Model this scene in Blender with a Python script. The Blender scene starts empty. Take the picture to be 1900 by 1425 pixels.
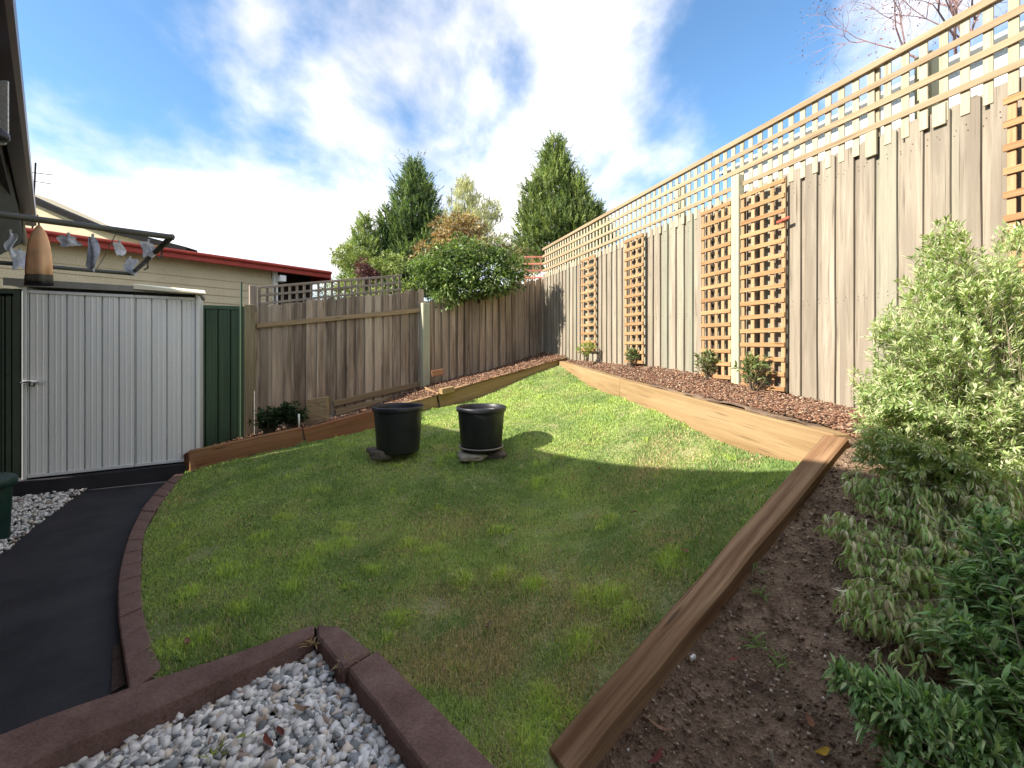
import bpy, bmesh, math, random
import numpy as np
from mathutils import Vector, Matrix

random.seed(7)
rng = np.random.default_rng(7)
scene = bpy.context.scene
col = scene.collection

# ------------------------------------------------------------------ camera
F = 845.0          # focal length in photo pixels (photo is 1900 wide)
CX, HY, H = 950.0, 645.0, 1.5   # principal column, horizon row, eye height
cam_d = bpy.data.cameras.new("camera")
cam_d.sensor_width = 36.0
cam_d.lens = F / 1900.0 * 36.0
cam_d.shift_y = -(712.5 - HY) / 1900.0
cam_d.clip_start = 0.02
cam_d.clip_end = 3000
cam = bpy.data.objects.new("camera", cam_d)
col.objects.link(cam)
cam.location = (0, 0, H)
cam.rotation_euler = (math.radians(90), 0, 0)
scene.camera = cam

# ------------------------------------------------------------------ light
SUN_TO = Vector((0.90, 0.43, -0.63)).normalized()     # direction the light travels
sunv = -SUN_TO
elev = math.asin(sunv.z)
azim = math.atan2(sunv.x, sunv.y)
sd = bpy.data.lights.new("sun", 'SUN')
sd.energy = 2.0
sd.angle = math.radians(0.6)
sd.color = (1.0, 0.925, 0.82)
so = bpy.data.objects.new("sun", sd)
col.objects.link(so)
so.rotation_euler = SUN_TO.to_track_quat('-Z', 'Y').to_euler()
so.location = (-20, -10, 20)

scene.view_settings.view_transform = 'Standard'
scene.view_settings.look = 'None'
scene.view_settings.gamma = 1
scene.view_settings.use_curve_mapping = False
scene.view_settings.exposure = 2.38

def pix_dir(px, py):
    return Vector((px - CX, F, HY - py)).normalized()

world = bpy.data.worlds.new("World")
scene.world = world
world.use_nodes = True
nt = world.node_tree
nt.nodes.clear()
def wn(t, **k):
    n = nt.nodes.new(t)
    for a, b in k.items(): setattr(n, a, b)
    return n
def wl(a, b): nt.links.new(a, b)
def wmath(op, a, b=None, c=None, clamp=False):
    n = wn('ShaderNodeMath', operation=op); n.use_clamp = clamp
    for i, v in enumerate((a, b, c)):
        if v is None: continue
        if isinstance(v, (int, float)): n.inputs[i].default_value = v
        else: wl(v, n.inputs[i])
    return n.outputs[0]
def wvec(op, a, b=None):
    n = wn('ShaderNodeVectorMath', operation=op)
    for i, v in enumerate((a, b)):
        if v is None: continue
        if isinstance(v, (tuple, Vector)): n.inputs[i].default_value = tuple(v)
        else: wl(v, n.inputs[i])
    return n
sky = wn('ShaderNodeTexSky', sky_type='NISHITA')
sky.sun_disc = False
sky.sun_elevation = elev
sky.sun_rotation = azim
sky.air_density = 1.0
sky.dust_density = 0.35
sky.ozone_density = 2.2
tc = wn('ShaderNodeTexCoord')
dirv = wvec('NORMALIZE', tc.outputs['Generated']).outputs[0]
sep = wn('ShaderNodeSeparateXYZ'); wl(dirv, sep.inputs[0])
zc = wmath('MAXIMUM', sep.outputs[2], 0.0)
den = wmath('ADD', zc, 0.42)
px_ = wmath('DIVIDE', sep.outputs[0], den)
py_ = wmath('DIVIDE', sep.outputs[1], den)
comb = wn('ShaderNodeCombineXYZ'); wl(px_, comb.inputs[0]); wl(py_, comb.inputs[1])
mp = wn('ShaderNodeMapping'); wl(comb.outputs[0], mp.inputs[0])
mp.inputs['Location'].default_value = (3.1, 1.7, 0.4)
mp.inputs['Rotation'].default_value = (0, 0, math.radians(-28))
mp.inputs['Scale'].default_value = (1.0, 0.8, 1.0)
n1 = wn('ShaderNodeTexNoise'); wl(mp.outputs[0], n1.inputs['Vector'])
n1.inputs['Scale'].default_value = 3.3; n1.inputs['Detail'].default_value = 9
n1.inputs['Roughness'].default_value = 0.55; n1.inputs['Distortion'].default_value = 0.15
# broad cloud banks (centre direction, angular size, weight)
banks = [(1010, 300, .26, .05), (620, 100, .13, .03), (500, 140, .10, .02), (420, 330, .18, .02), (480, 450, .30, .06),
         (1110, 130, .10, .06), (1250, 70, .10, .06), (700, 170, .10, .05), (1620, 90, .13, .05), (170, 250, .12, .05),
         (760, 490, .5, .06),
         (230, 60, .22, -.20), (900, 50, .15, -.20), (1400, 190, .17, -.27), (1350, 20, .14, -.20), (610, 290, .09, -.10), (190, 340, .07, -.09),
         (740, 230, .05, -.10), (330, 190, .13, -.13), (1450, 60, .10, -.12), (560, 60, .04, -.06), (500, 260, .06, -.07), (980, 120, .06, -.10), (840, 250, .05, -.08)]
acc = None
for bx, by, sg, wt in banks:
    d = pix_dir(bx, by)
    dist = wvec('DISTANCE', dirv, d).outputs['Value']
    q = wmath('DIVIDE', dist, sg)
    q = wmath('MULTIPLY', q, q)
    e = wmath('EXPONENT', wmath('MULTIPLY', q, -1.0))
    e = wmath('MULTIPLY', e, wt)
    acc = e if acc is None else wmath('ADD', acc, e)
tot = wmath('ADD', n1.outputs['Fac'], acc)
mr = wn('ShaderNodeMapRange'); wl(tot, mr.inputs['Value'])
mr.inputs['From Min'].default_value = 0.33; mr.inputs['From Max'].default_value = 0.74
mr.interpolation_type = 'SMOOTHSTEP'
n2 = wn('ShaderNodeTexNoise'); wl(mp.outputs[0], n2.inputs['Vector'])
n2.inputs['Scale'].default_value = 3.2; n2.inputs['Detail'].default_value = 6
cr = wn('ShaderNodeMapRange'); wl(n2.outputs['Fac'], cr.inputs['Value'])
cr.inputs['From Min'].default_value = 0.3; cr.inputs['From Max'].default_value = 0.7
cr.inputs['To Min'].default_value = 0.66; cr.inputs['To Max'].default_value = 1.08
ccol = wn('ShaderNodeVectorMath', operation='SCALE'); ccol.inputs[0].default_value = (2.62, 2.46, 2.36)
wl(cr.outputs[0], ccol.inputs['Scale'])
skyb = wn('ShaderNodeVectorMath', operation='MULTIPLY'); wl(sky.outputs[0], skyb.inputs[0])
skyb.inputs[1].default_value = (0.27, 0.345, 0.375)
mix = wn('ShaderNodeMix', data_type='RGBA')
wl(wmath('MULTIPLY', mr.outputs[0], 0.96), mix.inputs['Factor'])
wl(skyb.outputs[0], mix.inputs['A']); wl(ccol.outputs[0], mix.inputs['B'])
bg = wn('ShaderNodeBackground'); bg.inputs['Strength'].default_value = 0.145
wl(mix.outputs['Result'], bg.inputs['Color'])
wo = wn('ShaderNodeOutputWorld'); wl(bg.outputs[0], wo.inputs[0])

# ------------------------------------------------------------------ helpers
def W(px, py, s):
    """point seen at photo pixel (px,py) where one metre is s pixels"""
    return Vector(((px - CX) / s, F / s, H - (py - HY) / s))

def tag(o, label=None, cat=None, group=None, kind=None):
    if label: o['label'] = label
    if cat: o['category'] = cat
    if group: o['group'] = group
    if kind: o['kind'] = kind
    return o

def thing(name, label, cat, loc=(0, 0, 0), group=None):
    o = bpy.data.objects.new(name, None); col.objects.link(o)
    o.empty_display_size = 0.1
    o.location = loc
    return tag(o, label, cat, group)

def root_loc(p):
    l = Vector((0, 0, 0))
    while p is not None:
        l = l + Vector(p.location); p = p.parent
    return l

def mobj(name, mesh, mat=None, parent=None, loc=None, rot=None):
    """link a mesh as an object; loc is in world coordinates (parents are never rotated unless local=True)"""
    o = bpy.data.objects.new(name, mesh); col.objects.link(o)
    if mat is not None and len(mesh.materials) == 0:
        for m in (mat if isinstance(mat, (list, tuple)) else [mat]): mesh.materials.append(m)
    base = root_loc(parent) if parent is not None else Vector((0, 0, 0))
    o.parent = parent
    o.location = (Vector(loc) if loc is not None else Vector((0, 0, 0))) - base
    if rot is not None: o.rotation_euler = rot
    return o

class MB:
    def __init__(s): s.v = []; s.f = []
    def add(s, vs, fs):
        n = len(s.v); s.v += [tuple(v) for v in vs]; s.f += [tuple(i + n for i in f) for f in fs]
    def box(s, x0, x1, y0, y1, z0, z1):
        s.add([(x0,y0,z0),(x1,y0,z0),(x1,y1,z0),(x0,y1,z0),(x0,y0,z1),(x1,y0,z1),(x1,y1,z1),(x0,y1,z1)],
              [(0,3,2,1),(4,5,6,7),(0,1,5,4),(1,2,6,5),(2,3,7,6),(3,0,4,7)])
    def hexa(s, b, t):
        s.add(list(b) + list(t), [(0,3,2,1),(4,5,6,7),(0,1,5,4),(1,2,6,5),(2,3,7,6),(3,0,4,7)])
    def tube(s, pts, r, n=6, cap=True):
        pts = [Vector(p) for p in pts]; rs = r if isinstance(r, (list, tuple)) else [r] * len(pts)
        rings = []
        up = Vector((0.13, 0.21, 1))
        for i, p in enumerate(pts):
            t = (pts[min(i+1, len(pts)-1)] - pts[max(i-1, 0)]).normalized()
            u = t.cross(up)
            if u.length < 1e-3: u = t.cross(Vector((1, 0, 0)))
            u.normalize(); w = t.cross(u)
            rings.append([p + (u * math.cos(a) + w * math.sin(a)) * rs[i] for a in [2*math.pi*k/n for k in range(n)]])
        vs = [q for r_ in rings for q in r_]; fs = []
        for i in range(len(pts)-1):
            for k in range(n):
                fs.append((i*n+k, i*n+(k+1) % n, (i+1)*n+(k+1) % n, (i+1)*n+k))
        if cap:
            fs.append(tuple(range(n-1, -1, -1))); fs.append(tuple((len(pts)-1)*n+k for k in range(n)))
        s.add(vs, fs)
    def lathe(s, prof, n=32, c=(0, 0, 0)):
        vs = []; fs = []
        for r, z in prof:
            for k in range(n):
                a = 2*math.pi*k/n; vs.append((c[0]+r*math.cos(a), c[1]+r*math.sin(a), c[2]+z))
        for i in range(len(prof)-1):
            for k in range(n): fs.append((i*n+k, i*n+(k+1) % n, (i+1)*n+(k+1) % n, (i+1)*n+k))
        s.add(vs, fs)
    def mesh(s, name, smooth=False, bevel=0.0, origin=None):
        me = bpy.data.meshes.new(name)
        vs = s.v if origin is None else [tuple(Vector(v) - Vector(origin)) for v in s.v]
        me.from_pydata(vs, [], s.f); me.update()
        bm = bmesh.new(); bm.from_mesh(me)
        bmesh.ops.recalc_face_normals(bm, faces=bm.faces)
        if bevel > 0:
            bmesh.ops.bevel(bm, geom=[e for e in bm.edges if len(e.link_faces) == 2 and e.calc_face_angle() > 0.6],
                            offset=bevel, segments=1, affect='EDGES', clamp_overlap=True)
        bm.to_mesh(me); bm.free()
        if smooth: me.shade_smooth()
        return me
    def build(s, name, mat=None, parent=None, smooth=False, bevel=0.0):
        """vertices given in world coordinates; origin at the bottom centre"""
        a = np.array(s.v); o = Vector(((a[:,0].min()+a[:,0].max())/2, (a[:,1].min()+a[:,1].max())/2, a[:,2].min()))
        return mobj(name, s.mesh(name, smooth, bevel, o), mat, parent, o)

def beam_mesh(name, L, w, h, bevel=0.004, seg=1, wob=0.0, r=random):
    """box: x 0..L, y -w/2..w/2, z -h..0"""
    m = MB()
    vs = []; fs = []
    for i in range(seg+1):
        x = L*i/seg
        dy = r.uniform(-wob, wob); dz = r.uniform(-wob, wob)
        vs += [(x,-w/2+dy,-h), (x,w/2+dy,-h), (x,w/2+dy,dz), (x,-w/2+dy,dz)]
    for i in range(seg):
        a = i*4
        for k in range(4): fs.append((a+k, a+(k+1) % 4, a+4+(k+1) % 4, a+4+k))
    fs.append((3,2,1,0)); b = seg*4; fs.append((b,b+1,b+2,b+3))
    m.add(vs, fs)
    return m.mesh(name, False, bevel)

def frame_rot(p0, p1, side=None):
    """rotation whose x axis runs p0->p1 and z is up-ish"""
    x = (Vector(p1)-Vector(p0)).normalized()
    z = Vector((0, 0, 1)); y = z.cross(x).normalized(); z = x.cross(y)
    return Matrix((x, y, z)).transposed().to_euler()

def beam(name, p0, p1, w, h, mat, parent=None, bevel=0.004, seg=1, wob=0.0):
    L = (Vector(p1)-Vector(p0)).length
    return mobj(name, beam_mesh(name, L, w, h, bevel, seg, wob), mat, parent, p0, frame_rot(p0, p1))

def tps(pts):
    P = np.array([(p[0], p[1]) for p in pts], float); z = np.array([p[2] for p in pts], float)
    def U(r2): return np.where(r2 > 1e-12, r2*np.log(np.maximum(r2, 1e-12))*0.5, 0)
    n = len(P); d2 = ((P[:,None]-P[None])**2).sum(-1)
    A = np.zeros((n+3, n+3)); A[:n,:n] = U(d2) + np.eye(n)*0.02
    A[:n,n] = 1; A[:n,n+1:] = P; A[n,:n] = 1; A[n+1:,:n] = P.T
    sol = np.linalg.solve(A, np.concatenate([z, [0,0,0]]))
    def f(x, y):
        x = np.asarray(x, float); y = np.asarray(y, float)
        r2 = (x[...,None]-P[:,0])**2 + (y[...,None]-P[:,1])**2
        return U(r2) @ sol[:n] + sol[n] + sol[n+1]*x + sol[n+2]*y
    return f

def inpoly(x, y, poly):
    x = np.asarray(x); y = np.asarray(y); ins = np.zeros(x.shape, bool)
    n = len(poly); j = n-1
    for i in range(n):
        xi, yi = poly[i]; xj, yj = poly[j]
        c = ((yi > y) != (yj > y)) & (x < (xj-xi)*(y-yi)/(yj-yi+1e-12)+xi)
        ins ^= c; j = i
    return ins

def edge_dist(x, y, poly):
    d = np.full(np.shape(x), 1e9)
    for i in range(len(poly)):
        ax, ay = poly[i]; bx, by = poly[(i+1) % len(poly)]
        vx, vy = bx-ax, by-ay
        t = np.clip(((x-ax)*vx+(y-ay)*vy)/(vx*vx+vy*vy+1e-12), 0, 1)
        d = np.minimum(d, np.hypot(x-ax-t*vx, y-ay-t*vy))
    return d

def vnoise(x, y, sc, seed=0):
    """cheap smooth noise 0..1 by bilinear value noise"""
    r = np.random.default_rng(seed); G = r.random((64, 64))
    u = np.asarray(x)*sc+31.3; v = np.asarray(y)*sc+17.7
    i = np.floor(u).astype(int); j = np.floor(v).astype(int); a = u-i; b = v-j
    a = a*a*(3-2*a); b = b*b*(3-2*b)
    g = lambda p, q: G[p % 64, q % 64]
    return (g(i,j)*(1-a)+g(i+1,j)*a)*(1-b)+(g(i,j+1)*(1-a)+g(i+1,j+1)*a)*b

def fbm(x, y, sc, seed=0, o=4):
    t = 0; w = 0.5; s = 0
    for k in range(o): t = t+w*vnoise(x, y, sc*2**k, seed+k); s += w; w *= 0.55
    return t/s

def surface(name, poly, f, step, mat, kind='structure', disp=None, clip=True):
    """sheet over a plan polygon at height f, boundary cut to the polygon"""
    poly = [tuple(p[:2]) for p in poly]
    bm = bmesh.new()
    face = bm.faces.new([bm.verts.new((x, y, 0)) for x, y in poly])
    xs = [p[0] for p in poly]; ys = [p[1] for p in poly]
    x = min(xs)+step
    while x < max(xs):
        bmesh.ops.bisect_plane(bm, geom=bm.verts[:]+bm.edges[:]+bm.faces[:], plane_co=(x,0,0), plane_no=(1,0,0)); x += step
    y = min(ys)+step
    while y < max(ys):
        bmesh.ops.bisect_plane(bm, geom=bm.verts[:]+bm.edges[:]+bm.faces[:], plane_co=(0,y,0), plane_no=(0,1,0)); y += step
    c = np.array([v.co[:] for v in bm.verts])
    z = f(c[:,0], c[:,1])
    if disp is not None: z = z+disp(c[:,0], c[:,1])
    for v, zz in zip(bm.verts, z): v.co.z = float(zz)
    for fc in bm.faces:
        if fc.normal.z < 0: fc.normal_flip()
    bmesh.ops.recalc_face_normals(bm, faces=bm.faces)
    me = bpy.data.meshes.new(name); bm.to_mesh(me); bm.free()
    if sum(p.normal.z for p in me.polygons) < 0: me.flip_normals()
    me.shade_smooth()
    return tag(mobj(name, me, mat), kind=kind)

def np_mesh(name, V, Fs, colors=None, smooth=False):
    """V (n,3); Fs list of int arrays (m,k); colors (n,3) per vertex"""
    me = bpy.data.meshes.new(name)
    me.vertices.add(len(V)); me.vertices.foreach_set('co', np.asarray(V, np.float32).ravel())
    idx = np.concatenate([a.ravel() for a in Fs]).astype(np.int32)
    ln = np.concatenate([np.full(len(a), a.shape[1]) for a in Fs]).astype(np.int32)
    st = np.concatenate([[0], np.cumsum(ln)[:-1]]).astype(np.int32)
    me.loops.add(len(idx)); me.loops.foreach_set('vertex_index', idx)
    me.polygons.add(len(ln)); me.polygons.foreach_set('loop_start', st); me.polygons.foreach_set('loop_total', ln)
    if colors is not None:
        ca = me.color_attributes.new('tint', 'FLOAT_COLOR', 'POINT')
        ca.data.foreach_set('color', np.concatenate([colors, np.ones((len(colors), 1))], 1).astype(np.float32).ravel())
    me.update(calc_edges=True)
    if smooth: me.shade_smooth()
    return me

# ------------------------------------------------------------------ materials
def newmat(name):
    m = bpy.data.materials.new(name); m.use_nodes = True
    t = m.node_tree; b = t.nodes['Principled BSDF']
    return m, t, b

def nn(t, ty, ins=None, **k):
    n = t.nodes.new(ty)
    for a, v in k.items(): setattr(n, a, v)
    for a, v in (ins or {}).items():
        if isinstance(v, bpy.types.NodeSocket): t.links.new(v, n.inputs[a])
        else: n.inputs[a].default_value = v
    return n

def ramp(t, fac, stops):
    n = t.nodes.new('ShaderNodeValToRGB'); t.links.new(fac, n.inputs[0])
    e = n.color_ramp.elements
    while len(e) < len(stops): e.new(0.5)
    for i, (p, c) in enumerate(stops):
        e[i].position = p; e[i].color = (c[0], c[1], c[2], 1)
    return n.outputs[0]

def mixc(t, f, a, b, mode='MIX'):
    n = t.nodes.new('ShaderNodeMix'); n.data_type = 'RGBA'; n.blend_type = mode
    for k, v in (('Factor', f), ('A', a), ('B', b)):
        if isinstance(v, bpy.types.NodeSocket): t.links.new(v, n.inputs[k])
        elif isinstance(v, (int, float)): n.inputs[k].default_value = v
        else: n.inputs[k].default_value = (*v, 1)
    return n.outputs['Result']

def wood(name, dark, mid, light, axis='z', grain=26.0, rough=0.85, bump=0.35, rnd=0.25, stain=None, stain_amt=0.5, lift=0.0, green=None):
    m, t, b = newmat(name)
    tcn = nn(t, 'ShaderNodeTexCoord'); oi = nn(t, 'ShaderNodeObjectInfo')
    off = nn(t, 'ShaderNodeMath', {0: oi.outputs['Random'], 1: 37.0}, operation='MULTIPLY')
    add = nn(t, 'ShaderNodeVectorMath', {0: tcn.outputs['Object'], 1: off.outputs[0]}, operation='ADD')
    sc = [grain]*3; sc['xyz'.index(axis)] = grain*0.045
    mpn = nn(t, 'ShaderNodeMapping', {'Vector': add.outputs[0], 'Scale': tuple(sc)})
    g = nn(t, 'ShaderNodeTexNoise', {'Vector': mpn.outputs[0], 'Scale': 1.0, 'Detail': 8.0, 'Roughness': 0.68, 'Distortion': 0.8})
    c = ramp(t, g.outputs['Fac'], [(0.24, dark), (0.46, mid), (0.72, light)])
    sc2 = [9.0]*3; sc2['xyz'.index(axis)] = 1.1
    mp2 = nn(t, 'ShaderNodeMapping', {'Vector': add.outputs[0], 'Scale': tuple(sc2)})
    bn = nn(t, 'ShaderNodeTexNoise', {'Vector': mp2.outputs[0], 'Scale': 1.0, 'Detail': 3.0})
    if stain is not None:
        mrn = nn(t, 'ShaderNodeMapRange', {'Value': bn.outputs['Fac'], 'From Min': 0.42, 'From Max': 0.68, 'To Max': stain_amt})
        c = mixc(t, mrn.outputs[0], c, stain)
    # fine dark checks along the grain
    sc3 = [70.0]*3; sc3['xyz'.index(axis)] = 1.6
    mp3 = nn(t, 'ShaderNodeMapping', {'Vector': add.outputs[0], 'Scale': tuple(sc3)})
    ck = nn(t, 'ShaderNodeTexNoise', {'Vector': mp3.outputs[0], 'Scale': 1.0, 'Detail': 2.0})
    ckr = nn(t, 'ShaderNodeMapRange', {'Value': ck.outputs['Fac'], 'From Min': 0.64, 'From Max': 0.72, 'To Max': 0.55})
    c = mixc(t, ckr.outputs[0], c, tuple(x*0.4 for x in dark))
    # knots
    vo = nn(t, 'ShaderNodeTexVoronoi', {'Vector': mp2.outputs[0], 'Scale': 1.15})
    kr = nn(t, 'ShaderNodeMapRange', {'Value': vo.outputs['Distance'], 'From Min': 0.045, 'From Max': 0.11, 'To Min': 0.7, 'To Max': 0.0})
    c = mixc(t, kr.outputs[0], c, tuple(x*0.45 for x in dark))
    if green is not None:
        r2 = nn(t, 'ShaderNodeMath', {0: oi.outputs['Random'], 1: 7.31}, operation='MULTIPLY')
        fr = nn(t, 'ShaderNodeMath', {0: r2.outputs[0]}, operation='FRACT')
        gm = nn(t, 'ShaderNodeMapRange', {'Value': fr.outputs[0], 'From Min': 0.6, 'From Max': 1.0, 'To Max': 0.6})
        c = mixc(t, gm.outputs[0], c, green)
    v = nn(t, 'ShaderNodeMapRange', {'Value': oi.outputs['Random'], 'To Min': 1.0-rnd, 'To Max': 1.0+rnd})
    hs = nn(t, 'ShaderNodeHueSaturation', {'Color': c, 'Value': v.outputs[0]})
    t.links.new(hs.outputs[0], b.inputs['Base Color'])
    b.inputs['Roughness'].default_value = rough
    b.inputs['Specular IOR Level'].default_value = 0.25
    hsum = nn(t, 'ShaderNodeMath', {0: g.outputs['Fac'], 1: ckr.outputs[0]}, operation='SUBTRACT')
    bp = nn(t, 'ShaderNodeBump', {'Height': hsum.outputs[0], 'Strength': bump, 'Distance': 0.004})
    t.links.new(bp.outputs[0], b.inputs['Normal'])
    return m

def rough_mat(name, c1, c2, scale=8.0, rough=0.9, bump=0.3, bdist=0.004, spec=0.3, c3=None, fine=120.0, metal=0.0, coord='Object'):
    m, t, b = newmat(name)
    tcn = nn(t, 'ShaderNodeTexCoord')
    a = nn(t, 'ShaderNodeTexNoise', {'Vector': tcn.outputs[coord], 'Scale': scale, 'Detail': 7.0, 'Roughness': 0.62})
    stops = [(0.3, c1), (0.68, c2)] if c3 is None else [(0.28, c1), (0.5, c2), (0.72, c3)]
    c = ramp(t, a.outputs['Fac'], stops)
    f = nn(t, 'ShaderNodeTexNoise', {'Vector': tcn.outputs[coord], 'Scale': fine, 'Detail': 3.0})
    fm = nn(t, 'ShaderNodeMapRange', {'Value': f.outputs['Fac'], 'From Min': 0.3, 'From Max': 0.7, 'To Min': 0.78, 'To Max': 1.2})
    hs = nn(t, 'ShaderNodeHueSaturation', {'Color': c, 'Value': fm.outputs[0]})
    t.links.new(hs.outputs[0], b.inputs['Base Color'])
    b.inputs['Roughness'].default_value = rough; b.inputs['Specular IOR Level'].default_value = spec
    b.inputs['Metallic'].default_value = metal
    s = nn(t, 'ShaderNodeMath', {0: a.outputs['Fac'], 1: f.outputs['Fac']}, operation='ADD')
    bp = nn(t, 'ShaderNodeBump', {'Height': s.outputs[0], 'Strength': bump, 'Distance': bdist})
    t.links.new(bp.outputs[0], b.inputs['Normal'])
    return m

def tint_mat(name, transl=0.3, rough=0.6, spec=0.25):
    m, t, b = newmat(name)
    a = nn(t, 'ShaderNodeAttribute', attribute_name='tint')
    t.links.new(a.outputs['Color'], b.inputs['Base Color'])
    b.inputs['Roughness'].default_value = rough; b.inputs['Specular IOR Level'].default_value = spec
    if transl > 0:
        tr = nn(t, 'ShaderNodeBsdfTranslucent', {'Color': mixc(t, 1.0, a.outputs['Color'], (1.5, 1.6, 0.7), 'MULTIPLY')})
        mx = nn(t, 'ShaderNodeMixShader', {0: transl}); t.links.new(b.outputs[0], mx.inputs[1]); t.links.new(tr.outputs[0], mx.inputs[2])
        t.links.new(mx.outputs[0], t.nodes['Material Output'].inputs[0])
    return m

M = {}
M['pale_paling'] = wood('weathered pale pine', (.16,.125,.088), (.295,.25,.185), (.385,.335,.26), 'z', 42, rnd=.11, stain=(.225,.185,.14), stain_amt=.85, green=(.27,.285,.21))
M['grey_paling'] = wood('grey weathered hardwood', (.13,.092,.06), (.33,.25,.175), (.56,.46,.35), 'z', 26, rnd=.42, stain=(.15,.11,.075), stain_amt=.8, green=(.46,.38,.28))
M['grey_rail'] = wood('weathered brown rail', (.13,.085,.045), (.27,.19,.105), (.38,.29,.17), 'x', 26, rnd=.2)
M['pine_post'] = wood('green tinted pine post', (.27,.27,.17), (.38,.37,.25), (.46,.45,.31), 'z', 22, rnd=.08)
M['old_post'] = wood('old mossy post', (.11,.085,.05), (.22,.18,.105), (.31,.26,.16), 'z', 22, rnd=.08)
M['pale_rail'] = wood('pale pine batten', (.22,.145,.08), (.32,.23,.135), (.40,.305,.195), 'x', 30, rnd=.10)
M['pale_lath'] = wood('pale pine lath', (.30,.24,.155), (.41,.345,.235), (.49,.42,.305), 'z', 30, rnd=.10)
M['orange_batten'] = wood('orange pine batten', (.21,.10,.04), (.34,.19,.085), (.43,.265,.135), 'x', 30, rnd=.16)
M['orange_lath'] = wood('orange pine lath', (.26,.14,.065), (.38,.235,.12), (.46,.31,.175), 'z', 30, rnd=.14)
M['grey_batten'] = wood('grey lattice batten', (.13,.10,.075), (.22,.18,.14), (.32,.27,.22), 'x', 30, rnd=.2)
M['grey_lath'] = wood('grey lattice lath', (.13,.10,.075), (.22,.18,.14), (.32,.27,.22), 'z', 30, rnd=.2)
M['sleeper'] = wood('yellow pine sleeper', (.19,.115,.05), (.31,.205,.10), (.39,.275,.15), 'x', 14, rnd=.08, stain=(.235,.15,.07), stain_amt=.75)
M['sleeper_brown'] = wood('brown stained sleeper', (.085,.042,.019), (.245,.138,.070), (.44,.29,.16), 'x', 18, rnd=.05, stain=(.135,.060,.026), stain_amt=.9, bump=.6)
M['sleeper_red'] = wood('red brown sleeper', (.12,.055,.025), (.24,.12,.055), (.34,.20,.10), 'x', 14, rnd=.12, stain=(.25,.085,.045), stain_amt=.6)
M['soil'] = rough_mat('dark soil', (.10,.064,.042), (.23,.155,.10), 14, bump=.9, bdist=.02, c3=(.34,.245,.165), fine=90)
M['bed'] = rough_mat('mulch bed base', (.06,.032,.020), (.15,.08,.05), 22, bump=.8, bdist=.02, fine=90)
M['lawn'] = rough_mat('lawn base', (.14,.16,.06), (.24,.27,.10), 3.0, bump=.7, bdist=.02, c3=(.34,.30,.16), fine=70)
M['path'] = rough_mat('dark painted concrete', (.018,.018,.021), (.033,.032,.036), 2.6, rough=.8, bump=.3, bdist=.003, c3=(.046,.044,.047), fine=160)
M['brown_edge'] = rough_mat('brown painted masonry', (.115,.065,.050), (.175,.105,.085), 5.0, rough=.8, bump=.6, bdist=.005, c3=(.24,.16,.13), fine=90)
M['ground'] = rough_mat('bare ground', (.05,.06,.03), (.09,.08,.05), 0.8, fine=20)
M['gravel_base'] = rough_mat('gravel base', (.05,.04,.03), (.10,.085,.07), 30, bump=.5, bdist=.01)

# ------------------------------------------------------------------ terrain control points (photo row/col + scale)
def P3(px, py, s):
    w = W(px, py, s); return (w.x, w.y, w.z)
lawn_pts = [P3(*a) for a in [(1013,1396,533),(1240,1150,430),(1349,1035,400),(1475,885,352),
    (1033,676,105.5),(1098,717,131),(1157,740,157),(1252,776,200),(1330,811,235),(1420,846,280),(1475,868,318),
    (350,874,168),(547,826,150),(699,793,137),(787,762,129),(878,742,121),(960,706,113),
    (300,932,206),(268,990,247),(262,1060,298),(262,1115,335),(275,1180,383),(300,1243,430),
    (440,1200,400),(580,1158,372),(717,1222,418),(909,1414,556),(738,842,182),(893,849,186),(1100,900,230),(760,1000,268),(1000,1150,400)]]
zlawn = tps(lawn_pts)
zl = lambda x, y: float(zlawn(np.array([x]), np.array([y]))[0])
soil_pts = [(.90,8.08,1.25), (1.13,6.8,1.18), (1.37,5.53,1.10), (1.49,4.6,1.085), (1.63,3.6,1.06), (1.74,2.9,1.04), (1.84,2.5,1.01), (1.50,2.24,.785), (1.03,1.92,.495), (.64,1.66,.255), (.22,1.38,.01), (.8,.7,.02), (.1,.5,-.05), (-.3,.2,-.05),
    (1.4,1.1,.32), (2.1,1.5,.62), (.66,9.24,1.39), P3(1100,671,116), P3(1220,682,150), P3(1450,730,213), P3(1600,765,255), (2.81,2.5,.92), (3.2,1.3,.75), (3.6,0,.6), (3.9,-1,.5), (1.5,0,.2)]
zsoil = tps(soil_pts)
zs = lambda x, y: float(zsoil(np.array([x]), np.array([y]))[0])
bed_pts = [P3(*a) for a in [(350,846,168),(571,796,148),(693,766,137),(787,743,128.7),(844,724,123.5),(1046,664,105),
    (475,806,133),(640,770,120),(785,718,108.6),(900,690,99.5),(1000,657,91.8),(410,826,140)]]
zbed = tps(bed_pts)
zb = lambda x, y: float(zbed(np.array([x]), np.array([y]))[0])

RF_C, RF_K = 3.608, -0.3195        # right fence: x = RF_C + RF_K*y
def RF(y, off=0.0):                # off = metres towards the garden
    n = Vector((-1, RF_K, 0)).normalized()
    return Vector((RF_C+RF_K*y, y, 0))+n*off
LF0 = W(475, 800, 133); LF1 = W(1005, 655, 91.3)
def LF(px, off=0.0):               # left fence point by photo column, off = metres towards the garden
    s = 133-.0787*(px-475)
    d = (Vector((LF1.x-LF0.x, LF1.y-LF0.y, 0))).normalized()
    n = Vector((d.y, -d.x, 0))
    p = Vector(((px-CX)/s, F/s, 0))
    return p+n*off, s

# ------------------------------------------------------------------ ground sheets
g = MB()
R = 600.0
g.add([(-R,-R,-.35),(R,-R,-.35),(R,R,-.35),(-R,R,-.35)], [(0,1,2,3)])
tag(g.build('ground', M['ground']), kind='structure')

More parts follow.
